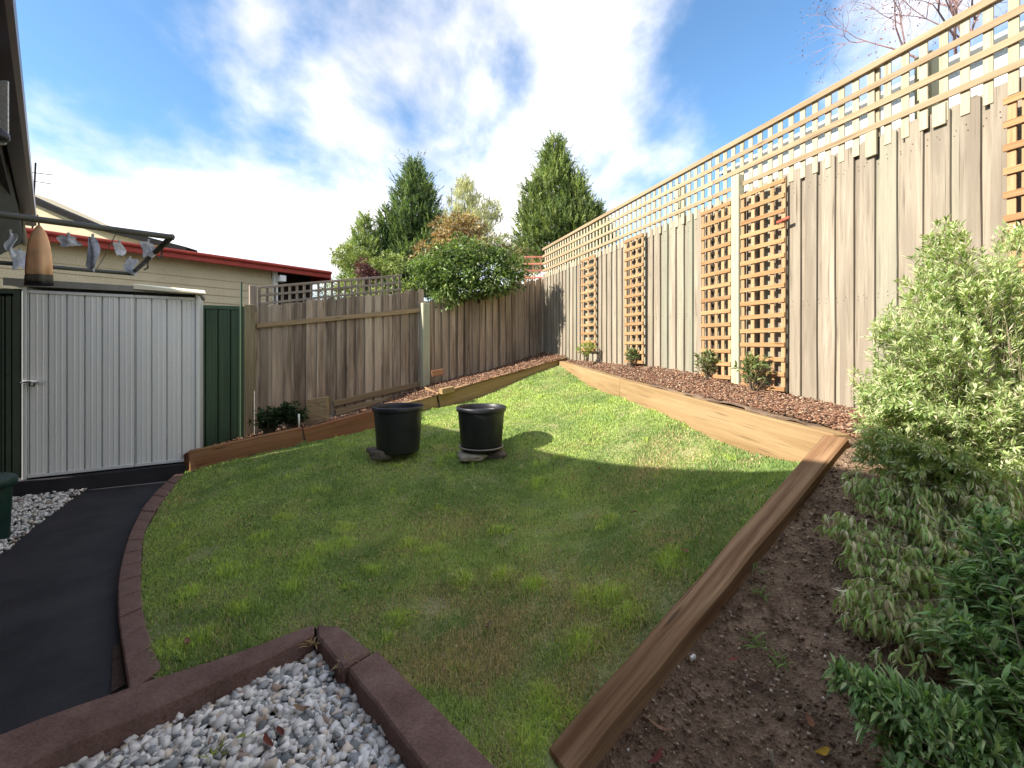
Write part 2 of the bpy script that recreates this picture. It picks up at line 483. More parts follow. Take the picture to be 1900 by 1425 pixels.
xy = lambda p: (p[0], p[1])
edge_in = [(300,1243,430),(275,1180,383),(262,1115,335),(262,1060,298),(268,990,247),(300,932,206),(345,874,168)]
edge_out = [(240,1278,463),(228,1200,404),(219,1130,353),(222,1055,298),(246,978,240),(280,925,200),(332,870,164)]
lawn_poly = [xy(W(*a)) for a in [(290,1262,445)]+edge_in[1:]+[(547,824,150),(699,790,137),(787,760,128.7),(878,740,121),(1045,668,105)]]
lawn_poly += [xy(W(1475,868,300)), xy(W(1530,800,333)), xy(W(1013,1388,533))]
lawn_poly += [(.10,1.45), xy(W(915,1440,575)), xy(W(640,1160,375)), xy(W(583,1158,372))]
ono = lambda px, py: xy(W(px, py, (py-HY)/1.40))
lawn_sheet = lawn_poly[:-4]+[(1.76,2.50), (.165,1.53), (-.02,1.10), ono(960,1540), ono(870,1432), ono(780,1340), ono(684,1226), ono(620,1190), ono(584,1168), ono(440,1230), ono(296,1284)]
lawn_obj = surface('lawn', lawn_sheet, zlawn, 0.16, M['lawn'], disp=lambda x, y: (fbm(x, y, 3.0, 5)-.5)*.03-0.012)

sleeper_back = [(1.50+.0, 0)]
soil_poly = [(.88,8.08), (1.345,5.53), (1.80,2.50), (1.76,2.47), (.16,1.53), (.02,1.30), (-.15,.6), (-.3,-.6), (3.85,-.6)]
soil_poly += [tuple(RF(y)[:2]) for y in (1, 3, 5, 7, 9.24)]
soil_obj = surface('garden_bed_soil', soil_poly, zsoil, 0.09, M['soil'], disp=lambda x, y: (fbm(x, y, 4.0, 9)-.5)*.07+(fbm(x, y, 16.0, 19, 2)-.5)*.03)
bed_poly = [xy(W(346,838,166)), xy(W(571,790,148)), xy(W(693,761,137)), xy(W(787,740,128.7)), xy(W(1052,662,105)), xy(W(1008,655,91.4))]
bed_poly += [tuple(LF(px)[0][:2]) for px in (900, 785, 640, 475)] + [xy(W(372,812,141))]
surface('mulch_bed', bed_poly, zbed, 0.16, M['bed'], disp=lambda x, y: (fbm(x, y, 3.0, 3)-.5)*.05)

# path (dark painted concrete) and gravel strip
PZ = H-1.45
flat = lambda z: (lambda x, y: np.full(np.shape(x), z))
path_poly = [xy(W(a, b, (b-HY)/1.45)) for a, b in [(30,1120+0),(0,1034),(172,905)]]
path_poly = [(-2.9,.9),(-2.05,1.45)]
def onpath(px, py): return xy(W(px, py, (py-HY)/1.45))
path_poly = [onpath(-260,1210), onpath(-60,1070), onpath(0,1030), onpath(85,962), onpath(172,904), onpath(345,856), onpath(340,872), onpath(285,925), onpath(250,978),
             onpath(226,1055), onpath(222,1130), onpath(232,1200), onpath(242,1300), onpath(-60,1430), onpath(-500,1620)]
path_obj = surface('path', path_poly, flat(PZ), 0.2, M['path'], disp=lambda x, y: (fbm(x, y, 1.5, 4)-.5)*.012)
side_poly = [onpath(-330,1150), onpath(-330,860), onpath(180,880), onpath(176,906), onpath(85,966), onpath(0,1034), onpath(-60,1078), onpath(-240,1200)]
surface('gravel_strip', side_poly, flat(PZ-.012), 0.2, M['gravel_base'])
# near gravel pit
GZ = H-1.475
def ong(px, py): return xy(W(px, py, (py-HY)/1.465))
near_poly = [ong(586,1195), ong(760,1410), (-.05,1.45), (.02,1.30), (-.15,.6), (-.3,-.3), (-2.6,-.3), ong(0,1440), ong(200,1330), ong(420,1255)]
surface('gravel_pit', near_poly, flat(GZ), 0.2, M['gravel_base'])

# ------------------------------------------------------------------ grass blades
def blades(n, poly, dens_fn, h_rng, w_rng, f, seed, colfn, lean=0.5, shrink=0.0):
    r = np.random.default_rng(seed)
    P = np.array(poly); lo = P.min(0); hi = P.max(0)
    xs = []; ys = []; tot = 0
    while tot < n:
        x = r.uniform(lo[0], hi[0], 400000); y = r.uniform(lo[1], hi[1], 400000)
        k = inpoly(x, y, poly) & (r.random(len(x)) < dens_fn(x, y)); xs.append(x[k]); ys.append(y[k]); tot += k.sum()
    x = np.concatenate(xs)[:n]; y = np.concatenate(ys)[:n]
    z = f(x, y)-.014
    dist = np.hypot(x, y)
    wid = r.uniform(*w_rng, n)*np.clip(dist/2.4, .8, 2.6)
    tall = (0.35+1.2*fbm(x, y, 3.2, seed+3)*(.6+.8*fbm(x, y, 14, seed+5, 2)))*(1+1.7*tuftf(x, y))
    hh = r.uniform(*h_rng, n)*tall
    a = r.uniform(0, 2*np.pi, n); b = r.uniform(0, 2*np.pi, n)
    dx, dy = np.cos(a)*wid/2, np.sin(a)*wid/2
    ln = r.random(n)**1.2*lean*hh
    lx, ly = np.cos(b)*ln, np.sin(b)*ln
    V = np.empty((n, 5, 3))
    V[:,0] = np.stack([x-dx, y-dy, z], 1); V[:,1] = np.stack([x+dx, y+dy, z], 1)
    V[:,2] = np.stack([x+dx*.8+lx*.4, y+dy*.8+ly*.4, z+hh*.6], 1); V[:,3] = np.stack([x-dx*.8+lx*.4, y-dy*.8+ly*.4, z+hh*.6], 1)
    V[:,4] = np.stack([x+lx, y+ly, z+hh*np.sqrt(np.maximum(.1, 1-(ln/np.maximum(hh, 1e-4))**2*.7))], 1)
    base = np.arange(n)[:,None]*5
    C = colfn(x, y, r)
    CC = np.repeat(C[:,None], 5, 1)
    return V.reshape(-1, 3), base+np.array([[0,1,2,3]]), base+np.array([[3,2,4]]), CC.reshape(-1, 3)

tuft_px = [(930,1075),(990,1085),(1085,1110),(1130,1110),(800,1020),(640,1010),(640,980),(570,1050),(420,1060),(1080,1190),(350,1100),
          (990,1365),(1030,1330),(1240,1040),(740,1145),(760,1010),(600,1020),(480,1000),(310,1205),(360,1190),(440,1130),(1160,1140),(540,1090),(690,1060),(860,1080),(520,960),(1010,1300)]
def lawn_at(px, py):
    s_ = 400.0
    for _ in range(40):
        w = W(px, py, s_); s_ = .5*s_+.5*(py-HY)/max(.25, H-zl(w.x, w.y))
    w = W(px, py, s_); return w.x, w.y
tuft_xy = [lawn_at(*p) for p in tuft_px]
def tuftf(x, y):
    t = np.zeros(np.shape(x)); q = random.Random(4)
    for cx, cy in tuft_xy:
        a = q.uniform(.05, .10); b = q.uniform(.05, .10)
        t = np.maximum(t, np.exp(-(((x-cx)/a)**2+((y-cy)/b)**2)))
    t = np.maximum(t, np.clip((vnoise(x, y, 9, 90)-.86)*9, 0, 1)*.8)
    return t*(.55+1.0*fbm(x, y, 26, 95, 2)).clip(0, 1)
def grass_col(x, y, r):
    n = len(x)
    g1 = np.array([.25,.36,.13]); g2 = np.array([.43,.53,.19]); st = np.array([.58,.47,.30]); dk = np.array([.13,.18,.06])
    a = fbm(x, y, 1.6, 21); b = fbm(x, y, 6, 33)
    t = np.clip((a*.6+b*.4-.40)/.20+r.normal(0, .25, n), 0, 1)[:,None]
    c = g1*(1-t)+g2*t
    # dry straw: strong near the bottom middle of the lawn, patches elsewhere
    near = np.exp(-((x-.0)**2/1.0+(y-1.95)**2/.55))
    cen = np.exp(-((x+.35)**2/.12+(y-3.35)**2/.10))
    rim = np.exp(-((x-1.15)**2/.25+(y-3.55)**2/.12))
    dry = np.clip((fbm(x, y, 3.4, 51)-.50)*2.4, 0, 1)*.45+near*.85*np.clip((fbm(x, y, 4.2, 61)-.28)*4, 0, 1)+cen*.5+rim*.45
    k = (r.random(n) < dry)[:,None]
    c = np.where(k, st*r.uniform(.7, 1.25, (n, 1)), c)
    d = (r.random(n) < .10)[:,None]
    c = np.where(d, dk, c)
    tf = tuftf(x, y)
    c = np.where((r.random(n) < tf*.85)[:,None], np.array([.52,.63,.17]), c)
    return c*r.uniform(.7, 1.3, (n, 1))

def dens(x, y):
    d = np.hypot(x, y); p = np.clip((2.1/d)**1.7, .06, 1.0)
    bare = np.clip((fbm(x, y, 4.0, 71)-.18)*5, .25, 1)
    lowleft = np.exp(-((x+1.65)**2/.10+(y-2.2)**2/.30))
    return p*bare*(1-.55*lowleft)
V, Q, T, C = blades(360000, lawn_poly, dens, (.012, .034), (.0026, .0046), zlawn, 11, grass_col, 1.25)
me = np_mesh('grass', V, [Q, T], C)

tag(mobj('grass', me, tint_mat('grass blade', .35, .55)), 'short patchy green lawn grass with straw coloured dry patches inside the timber edging', 'grass', kind='stuff')

# ------------------------------------------------------------------ stones, chips, crumbs
def chips(name, n, poly, f, size, flatness, seed, colfn, mat, rough=0.3, layers=1, lift=0.0, densf=None):
    """irregular 8-corner pebbles / chips, one mesh"""
    r = np.random.default_rng(seed); P = np.array(poly); lo = P.min(0); hi = P.max(0)
    X = []; Y = []; c = 0
    while c < n:
        x = r.uniform(lo[0], hi[0], 60000); y = r.uniform(lo[1], hi[1], 60000); k = inpoly(x, y, poly)
        if densf is not None: k &= r.random(len(x)) < densf(x, y)
        X.append(x[k]); Y.append(y[k]); c += k.sum()
    x = np.concatenate(X)[:n]; y = np.concatenate(Y)[:n]
    sz = r.uniform(*size, n)
    z = f(x, y)+lift+r.random(n)*sz*.5*layers
    # sphere-like 14 vertex pebble: 6 axis points + 8 corners
    ax = np.array([(1,0,0),(-1,0,0),(0,1,0),(0,-1,0),(0,0,1),(0,0,-1)], float)
    co = np.array([(a,b,c_) for a in (-1,1) for b in (-1,1) for c_ in (-1,1)], float)*.66
    base = np.concatenate([ax, co])
    tri = []
    for i, a in enumerate([(0,1),(0,-1),(1,1),(1,-1),(2,1),(2,-1)]):
        axis, sg = a
        cs = [6+j for j, q in enumerate(co) if q[axis]*sg > 0]
        o1, o2 = [k for k in range(3) if k != axis]
        cs.sort(key=lambda j: math.atan2(base[j][o2], base[j][o1]))
        for k in range(4): tri.append((i, cs[k], cs[(k+1) % 4]))
    tri = np.array(tri)
    # orient outward
    for k in range(len(tri)):
        a, b, c_ = base[tri[k]]
        if np.dot(np.cross(b-a, c_-a), a+b+c_) < 0: tri[k] = tri[k][[0,2,1]]
    jit = 1+r.normal(0, rough, (n, 14, 1)).clip(-.5, .6)
    sc = np.stack([r.uniform(.7, 1.3, n), r.uniform(.45, 1.0, n), np.full(n, flatness)*r.uniform(.7, 1.3, n)], 1)
    v = base[None]*jit*sc[:,None]*sz[:,None,None]*.5
    a = r.uniform(0, 2*np.pi, n); tl = r.normal(0, .35, n)
    ca, sa = np.cos(a), np.sin(a); ct, s_ = np.cos(tl), np.sin(tl)
    vx, vy, vz = v[...,0], v[...,1], v[...,2]
    x1 = vx*ct[:,None]+vz*s_[:,None]; z1 = -vx*s_[:,None]+vz*ct[:,None]
    x2 = x1*ca[:,None]-vy*sa[:,None]; y2 = x1*sa[:,None]+vy*ca[:,None]
    v = np.stack([x2+x[:,None], y2+y[:,None], z1+z[:,None]], -1)
    F_ = (np.arange(n)[:,None,None]*14+tri[None]).reshape(-1, 3)
    C = np.repeat(colfn(x, y, r)[:,None], 14, 1).reshape(-1, 3)
    me = np_mesh(name, v.reshape(-1, 3), [F_], C)
    return mobj(name, me, mat)

M['pebble'] = tint_mat('pebble', 0, .8, .3)
def palette(cols, w):
    cols = np.array(cols); w = np.array(w)/sum(w)
    return lambda x, y, r: cols[r.choice(len(cols), len(x), p=w)]*r.uniform(.75, 1.15, (len(x), 1))
stone_pal = palette([(.86,.84,.78),(.76,.74,.70),(.36,.38,.38),(.74,.64,.52),(.90,.88,.84),(.50,.37,.29),(.20,.22,.22)], [6,4,2.6,1.4,4,.7,.8])
near_in = [ong(592,1215), ong(750,1415), (-.12,1.42), (-.1,1.0), (-.3,-.2), (-2.4,-.2), ong(70,1440), ong(250,1345), ong(430,1265)]
tag(chips('gravel', 9500, near_in, flat(GZ+.004), (.018,.044), .62, 5, stone_pal, M['pebble'], layers=1.6,
    densf=lambda x, y: np.where(y > .8, 1.0, .12)), 'white and grey pebble gravel filling the brown edged pit', 'gravel', kind='stuff')
side_in = [onpath(-200,1110), onpath(-200,905), onpath(25,925), onpath(165,905), onpath(85,962), onpath(0,1030), onpath(-60,1074), onpath(-160,1150)]
tag(chips('gravel', 3600, side_in, flat(PZ+.0), (.018,.036), .6, 6, stone_pal, M['pebble'], layers=1.3), 'pale pebble gravel strip between shed and dark path', 'gravel', kind='stuff')
bark_pal = palette([(.26,.14,.085),(.18,.092,.06),(.33,.205,.135),(.44,.33,.23),(.10,.058,.04)], [5,4,3,1.6,3])
M['bark'] = tint_mat('bark chip', 0, .9, .15)
mulch_poly = [(.93,8.05), (1.40,5.53), (1.85,2.52), (2.0,2.0), tuple(RF(1.9,.02)[:2])] + [tuple(RF(y,.02)[:2]) for y in (3, 5, 7, 9.2)]
tag(chips('bark_mulch', 24000, mulch_poly, lambda x, y: zsoil(x, y)+.010, (.006,.028), .28, 8, bark_pal, M['bark'], layers=1.2,
    densf=lambda x, y: np.clip(3.2/y, .3, 1)), 'red brown bark mulch strip under the tall pale fence', 'mulch', kind='stuff')
tag(chips('bark_mulch', 14000, bed_poly, lambda x, y: zbed(x, y)+.012, (.010,.036), .28, 9, bark_pal, M['bark'], layers=1.2,
    densf=lambda x, y: np.where(x < -2.0, .25, 1.0)), 'red brown bark mulch in the bed along the weathered grey fence', 'mulch', kind='stuff')
crumb_pal = palette([(.24,.16,.105),(.12,.075,.05),(.36,.26,.175),(.52,.42,.30),(.62,.55,.46)], [5,5,3,1,.25])
soil_near = [(1.85,2.45),(.2,1.48),(.0,1.2),(-.1,.9),(.9,.6),(3,.6),(2.9,2.2)]
tag(chips('soil_crumbs', 14000, soil_near, lambda x, y: zsoil(x, y)+.006, (.004,.016), .6, 10, crumb_pal, M['bark'], layers=1.0), 'loose dark soil crumbs and litter scattered on the bed right of the brown sleeper', 'soil', kind='stuff')

# ------------------------------------------------------------------ tall pale fence on the right
def paling_mesh(name, w, h, th, seed, dog=.018):
    r = random.Random(seed)
    m = MB(); n = 6
    zs_ = [0] + [h*k/n for k in range(1, n)] + [h-dog]
    vs = []; fs = []
    for i, z in enumerate(zs_):
        dx = r.uniform(-.0022, .0022); dy = r.uniform(-.002, .002)
        vs += [(-w/2+dx, -th/2+dy, z), (w/2+dx, -th/2+dy, z), (w/2+dx, th/2+dy, z), (-w/2+dx, th/2+dy, z)]
    for i in range(len(zs_)-1):
        a = i*4
        for k in range(4): fs.append((a+k, a+(k+1) % 4, a+4+(k+1) % 4, a+4+k))
    b = (len(zs_)-1)*4
    vs += [(-w/2+dog, -th/2, h), (w/2-dog, -th/2, h), (w/2-dog, th/2, h), (-w/2+dog, th/2, h)]
    for k in range(4): fs.append((b+k, b+(k+1) % 4, b+4+(k+1) % 4, b+4+k))
    fs.append((b+4, b+5, b+6, b+7)); fs.append((3,2,1,0))
    m.add(vs, fs)
    return m.mesh(name)

rdir = Vector((RF_K, 1, 0)).normalized()              # along the right fence, away from the camera
rang = math.atan2(rdir.y, rdir.x)
RFTOP = H+1.49
rf = thing('timber_fence', 'tall sunlit pale paling fence with capped lattice along the right side', 'fence', RF(5.0)+Vector((0, 0, zs(RF(5).x, 5)-.05)))
pmesh = [paling_mesh('paling', .100, 2.75, .014, k) for k in range(6)]
for me_ in pmesh: me_.materials.append(M['pale_paling'])
y = 0.35; k = 0
step = .073*abs(rdir.y)
while y < 9.34:
    off_ = .013 if k % 2 == 0 else -.010
    p = RF(y, off_); jz = random.uniform(-.005, .005)
    o = mobj('paling', pmesh[(k*5+k//3) % 6], None, rf, (p.x, p.y, RFTOP-2.75+jz), (0, random.uniform(-.0012, .0012), rang))
    y += step*random.uniform(.97, 1.03); k += 1
# rails and posts at the back
for z in (1.30, .35, -.55):
    a = RF(.3, -.045); b_ = RF(9.2, -.045)
    beam('rail', (a.x, a.y, H+z), (b_.x, b_.y, H+z), .04, .075, M['pale_rail'], rf)
for y in (.6, 3.0, 5.4, 7.8):
    a = RF(y, -.13)
    m = MB(); m.box(-.05, .05, -.05, .05, 0, 3.2)
    mobj('post', m.mesh('post', bevel=.005), M['pine_post'], rf, (a.x, a.y, H+1.95-3.2), (0, 0, rang))

# lattice topping
tr = thing('fence_lattice', 'long pale lattice topping above the palings of the tall right fence', 'lattice', RF(5.0)+Vector((0, 0, RFTOP)))
lm = MB(); lm.box(-.023, .023, -.006, .006, 0, .59); lmesh = lm.mesh('lath', bevel=.0015); lmesh.materials.append(M['pale_lath'])
y = .40; k = 0
while y < 9.22:
    p = RF(y, .004+.016)
    wide = abs(y-3.03) < .05
    mobj('lath', lmesh, None, tr, (p.x, p.y, H+1.40+random.uniform(-.006, .004)), (0, random.uniform(-.006, .006), rang))
    y += .1065*abs(rdir.y); k += 1
rails = [(1.985, .048, .03), (1.845, .045, .013), (1.70, .045, .013), (1.555, .045, .013)]
for (y0, y1) in ((.35, 4.70), (4.705, 9.24)):
    for i, (z, hh, ww) in enumerate(rails):
        o_ = .033 if i else .028
        a = RF(y0, o_); b_ = RF(y1, o_)
        beam('cap_rail' if i == 0 else 'rail', (a.x, a.y, H+z+hh/2), (b_.x, b_.y, H+z+hh/2), ww if i else .042, hh, M['pale_rail'], tr, bevel=.002, seg=14, wob=.002)
def stub(px, r0, r1, w=.07, mat='pale_lath', o_=.056):
    y = F/(.277*(px-680)); a = RF(y, o_)
    m = MB(); m.box(-w/2, w/2, -.010, .008, 0, (r1-r0)/.277)
    mobj('post', m.mesh('post', bevel=.002), M[mat], tr, (a.x, a.y, H+r0/.277), (0, 0, rang))
stub(1623, .410, .545, .075, o_=.0); stub(1623, .375, .424, .075, o_=.034); stub(1750, .383, .42, .07, o_=.034)

# orange lattice panels and pale post fixed to the fence face
def panel(label, pxa, pxb, zt, zb_, nv, matb='orange_batten', matl='orange_lath'):
    ya = F/(.277*(pxa-680)); yb = F/(.277*(pxb-680))       # ya farther
    c = RF((ya+yb)/2)
    t = thing('wall_trellis', label, 'lattice', (c.x, c.y, H+zb_), 'narrow orange lattice panels fixed upright to the pale fence')
    hgt = zt-zb_
    m = MB(); m.box(-.019, .019, -.006, .006, 0, hgt); lme = m.mesh('lath', bevel=.0015); lme.materials.append(M[matl])
    for i in range(nv):
        y = ya+(yb-ya)*(i+.5)/nv if nv > 1 else (ya+yb)/2
        y = ya+(yb-ya)*(i/(nv-1)) if nv > 1 else y
        p = RF(y, .072)
        mobj('lath', lme, None, t, (p.x, p.y, H+zb_), (0, random.uniform(-.005, .005), rang))
    nh = max(2, int(round(hgt/.131)))
    L = (RF(yb)-RF(ya)).length+.045
    m = MB(); m.box(-L/2, L/2, -.006, .006, -.019, .019); bme = m.mesh('batten', bevel=.0015); bme.materials.append(M[matb])
    for i in range(nh+1):
        z = H+zb_+.02+(hgt-.04)*i/nh
        p = RF((ya+yb)/2, .085)
        mobj('batten', bme, None, t, (p.x, p.y, z), (0, random.uniform(-.008, .008), rang))
    return t
def rz(px, py): return (HY-py)/(.277*(px-680))
panel('farthest narrow orange lattice panel, behind the leafy yellow green plant', 1088, 1112, rz(1100,478), rz(1100,655)+.03, 3)
panel('narrow orange lattice panel with small dark green plant at its left foot', 1170, 1202, rz(1187,440), rz(1187,674), 4)
panel('orange lattice panel standing left of the pale upright post on the fence', 1316, 1366, rz(1341,385), rz(1341,702), 5)
panel('widest orange lattice panel standing right of the pale upright post', 1391, 1466, rz(1428,348), rz(1428,722), 5)
panel('orange lattice panel cut off by the right picture edge above the bush', 1890, 2010, rz(1940,165), rz(1940,900), 5)
y = F/(.277*(1378-680)); a = RF(y, .06)
m = MB(); m.box(-.045, .045, -.035, .035, 0, (.455+.11)/.277)
tag(mobj('post', m.mesh('post', bevel=.004), M['pine_post'], None, (a.x, a.y, H-.11/.277), (0, 0, rang)), 'pale green tinted pine post standing between two orange lattice panels', 'post')
# small red bracket stub on the widest panel
y = F/(.277*(1470-680)); a = RF(y, .098)
m = MB(); m.box(-.06, .06, -.01, .01, -.012, .012)
tag(mobj('bracket', m.mesh('bracket', bevel=.003), rough_mat('red oxide', (.30,.07,.04), (.42,.12,.07), 20), None, (a.x, a.y, H+rz(1470,410)), (0, .12, rang)), 'small red brown bracket poking from right edge of widest orange lattice', 'bracket')

# ------------------------------------------------------------------ weathered grey fence at the back left
ldir = Vector((LF1.x-LF0.x, LF1.y-LF0.y, 0)).normalized(); lang = math.atan2(ldir.y, ldir.x)
lf = thing('paling_fence', 'weathered grey brown paling fence in shade along the back left', 'fence', tuple(LF(640)[0][:2])+(H-1.05,))
gmesh = [paling_mesh('paling', .102, 1.78, .014, 50+k, dog=.022) for k in range(6)]
for me_ in gmesh: me_.materials.append(M['grey_paling'])
def lx(t): return Vector((LF0.x, LF0.y, 0))+ldir*t
Ltot = (Vector((LF1.x, LF1.y, 0))-Vector((LF0.x, LF0.y, 0))).length
post_p, _ = LF(785); tpost = (post_p-Vector((LF0.x, LF0.y, 0))).dot(ldir)
ztopA = lambda t: H+.58+(.99-.58)*t/tpost
ztopB = lambda t: H+.78+(1.39-.78)*(t-tpost)/(Ltot-tpost)
nrm = Vector((ldir.y, -ldir.x, 0))
t_ = .03; k = 0
while t_ < Ltot+.06:
    first = t_ < tpost
    zt = (ztopA(t_) if first else ztopB(t_))+random.uniform(-.022, .018)
    off_ = (-.022 if first else .022)+(.011 if k % 2 else -.011)
    p = lx(t_)+nrm*off_
    mobj('paling', gmesh[(k*7+k//4) % 6], None, lf, (p.x, p.y, zt-1.78), (0, random.uniform(-.005, .005), lang))
    t_ += .074*random.uniform(.94, 1.06); k += 1
def lrail(t0, t1, z0, z1, offn, h=.075, mat='grey_rail', name='rail', w=.04):
    a = lx(t0)+nrm*offn; b_ = lx(t1)+nrm*offn
    return beam(name, (a.x, a.y, z0), (b_.x, b_.y, z1), w, h, M[mat], lf, seg=6, wob=.003)
# scale at column -> height
lrail(.0, tpost, H+(HY-600)/133, H+(HY-571)/109, .012, .07)
lrail(1.02, tpost, H-(742-HY)/120, H-(706-HY)/109, .012, .09)
lrail(1.05, tpost, H-(758-HY)/120, H-(722-HY)/109, .016, .10, 'grey_rail', 'plinth_board', .02)
lrail(tpost+.05, Ltot, H+.45, H+1.0, -.03, .07); lrail(tpost+.05, Ltot, H-.45, H+.1, -.03, .07)
def lpost(px, ztop, zbot, w, mat, label=None, off=.05):
    p, s = LF(px, off)
    m = MB(); m.box(-w/2, w/2, -w/2, w/2, 0, ztop-zbot)
    return mobj('post', m.mesh('post', bevel=.006), M[mat], lf, (p.x, p.y, zbot), (0, 0, lang+.02))
lpost(785, H+(HY-563)/108.6, H-(735-HY)/108.6, .13, 'pine_post', off=.075)['label'] = 'pale squared post standing proud at the middle of the fence'
lpost(462, H+(HY-566)/134, H-1.40, .13, 'old_post', off=.03)
lpost(470, H+(HY-528)/134, H+.50, .09, 'grey_lath', off=-.06)

# grey lattice above the left half of that fence
gl = thing('fence_lattice', 'old grey lattice standing behind the palings above the back left fence', 'lattice', tuple(LF(610)[0][:2])+(H+.7,))
tl0, tl1 = .05, (LF(748)[0]-Vector((LF0.x, LF0.y, 0))).dot(ldir)
ztl = lambda t: H+.867+(1.225-.867)*(t-tl0)/(tl1-tl0)
t_ = tl0; lm = MB(); lm.box(-.017, .017, -.005, .005, -.50, 0); glm = lm.mesh('lath'); glm.materials.append(M['grey_lath'])
while t_ < tl1:
    p = lx(t_)-nrm*.075
    mobj('lath', glm, None, gl, (p.x, p.y, ztl(t_)), (0, 0, lang)); t_ += .098
for dz in (0, .115, .23, .345):
    a = lx(tl0)-nrm*.062; b_ = lx(tl1)-nrm*.062
    beam('batten', (a.x, a.y, ztl(tl0)-dz), (b_.x, b_.y, ztl(tl1)-dz), .013, .034, M['grey_batten'], gl, bevel=.002, seg=4, wob=.002)

# reddish lattice screen behind the corner
a = W(975, 512, 80); b_ = W(1012, 505, 80)
rs = thing('lattice_screen', 'small faded red lattice screen behind the far fence corner', 'lattice', (a.x, a.y, H))
M['red_wood'] = wood('faded red timber', (.30,.09,.05), (.45,.16,.10), (.55,.26,.18), 'z', 30)
for k in range(4):
    x = a.x+.17*k
    beam('lath', (x, a.y, H), (x+.001, a.y, H+2.12), .04, .012, M['red_wood'], rs, bevel=.002).rotation_euler = (0, -math.pi/2, 0)
for k in range(4):
    z = H+2.12-.16*k
    beam('batten', (a.x-.03, a.y-.02, z), (a.x+.56, a.y-.02, z), .012, .04, M['red_wood'], rs, bevel=.002)

# ------------------------------------------------------------------ timber garden edging
def sleeper(label, a, b, w, h, mat, seg=6, wob=.003, bev=.008, into=None):
    """a,b world points of the top lawn-side edge; width goes to the side 'into'"""
    a = Vector(a); b = Vector(b); d = (b-a); d.z = 0; d.normalize(); n = Vector((-d.y, d.x, 0))
    if into is not None and n.dot(Vector((into[0], into[1], 0))-Vector((a.x, a.y, 0))) < 0: n = -n
    a2 = a+n*w/2; b2 = b+n*w/2
    o = beam('sleeper', a2, b2, w, h, mat, None, bevel=bev, seg=seg, wob=wob)
    tag(o, label, 'sleeper', 'timber sleepers edging the lawn')
    return o
# back sleeper beside the right fence (two boards meeting near its far third)
sa = W(1036, 676, 105.5); sb = W(1150, 708, 153); sc_ = W(1545, 815, 338)
sa.z = H-.235; sb.z = H-.385; sc_.z = H-.475
sleeper('long sunlit yellow pine sleeper in front of the orange lattice panels', sb+Vector((.001,0,0)), sc_, .13, .40, M['sleeper'], into=(3,3))
sleeper('short sunlit pine sleeper at the far corner of the lawn', sa, sb-Vector((.004,0,0)), .13, .36, M['sleeper'], into=(3,3))
# near right brown sleeper
NL = Vector((.118, 1.585, H-1.394)); FR = Vector((1.735, 2.535, H-.475))
dd = (FR-NL); dd.z = 0; dd.normalize()
sleeper('long brown stained sleeper running from the foreground between lawn and bare soil', NL, FR, .12, .30, M['sleeper_brown'], seg=9, wob=.004, bev=.010, into=(1.5,.8))
# boards of the back-left bed
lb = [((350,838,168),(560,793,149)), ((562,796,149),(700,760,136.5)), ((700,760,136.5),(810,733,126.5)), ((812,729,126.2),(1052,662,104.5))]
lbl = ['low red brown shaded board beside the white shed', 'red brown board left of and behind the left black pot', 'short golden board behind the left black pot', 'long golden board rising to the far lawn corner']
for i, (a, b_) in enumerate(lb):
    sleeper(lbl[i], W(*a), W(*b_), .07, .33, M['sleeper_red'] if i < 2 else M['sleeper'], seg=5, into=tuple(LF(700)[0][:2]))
# brown end block near the shed
a = W(332, 845, 166); b_ = W(352, 838, 168)
sleeper('short dark brown end board beside the shed foot', W(333,846,163), W(349,838,168), .06, .30, M['sleeper_red'], seg=1, into=(-3,6))
# board laid from the post to the edging
a = W(785, 716, 112); b_ = W(817, 731, 125)
tag(beam('garden_board', a, b_, .03, .16, M['sleeper'], None), 'pale board laid on edge from the post foot to the bed edging', 'board')
a = W(800, 688, 112); b_ = W(822, 684, 111)
tag(beam('timber_offcut', a, b_, .03, .10, M['sleeper_red'], None), 'small orange brown offcut leaning at fence right of the pale post', 'board')
a = W(817, 724, 127); b_ = W(840, 719, 124.5)
tag(beam('timber_block', a+Vector((0,0,.02)), b_+Vector((0,0,.02)), .09, .08, M['sleeper'], None), 'small orange block where the two golden edging boards meet', 'board')
# old box board by the dark plants
a = W(574, 752, 138); b_ = W(606, 746, 139)
m = MB()
a = W(566, 790, 139); b_ = W(607, 782, 138)
m.hexa([a, b_, b_+Vector((0,.08,0)), a+Vector((0,.08,0))], [W(568,742,139), W(607,736,138), W(607,736,138)+Vector((0,.08,0)), W(568,742,139)+Vector((0,.08,0))])
tag(m.build('step_board', M['grey_rail'], bevel=.006), 'upright weathered board at the step in the back left bed', 'board')
m = MB(); a = W(555, 794, 148); m.tube([a, W(554.5, 768, 148)], .011, 8)
M['white_paint'] = rough_mat('white plastic', (.78,.77,.72), (.88,.87,.83), 12, rough=.6, bump=.1)
tag(m.build('garden_stake', M['white_paint'], smooth=True), 'short white stake in the shaded back left bed', 'stake')
m = MB(); m.tube([W(472.5, 812, 138), W(472.5, 725, 138)], .006, 6)
tag(m.build('garden_wire', rough_mat('galvanised', (.3,.3,.28), (.45,.45,.42), 30, rough=.5)), 'thin pale upright rod at the foot of the mossy fence post', 'rod')

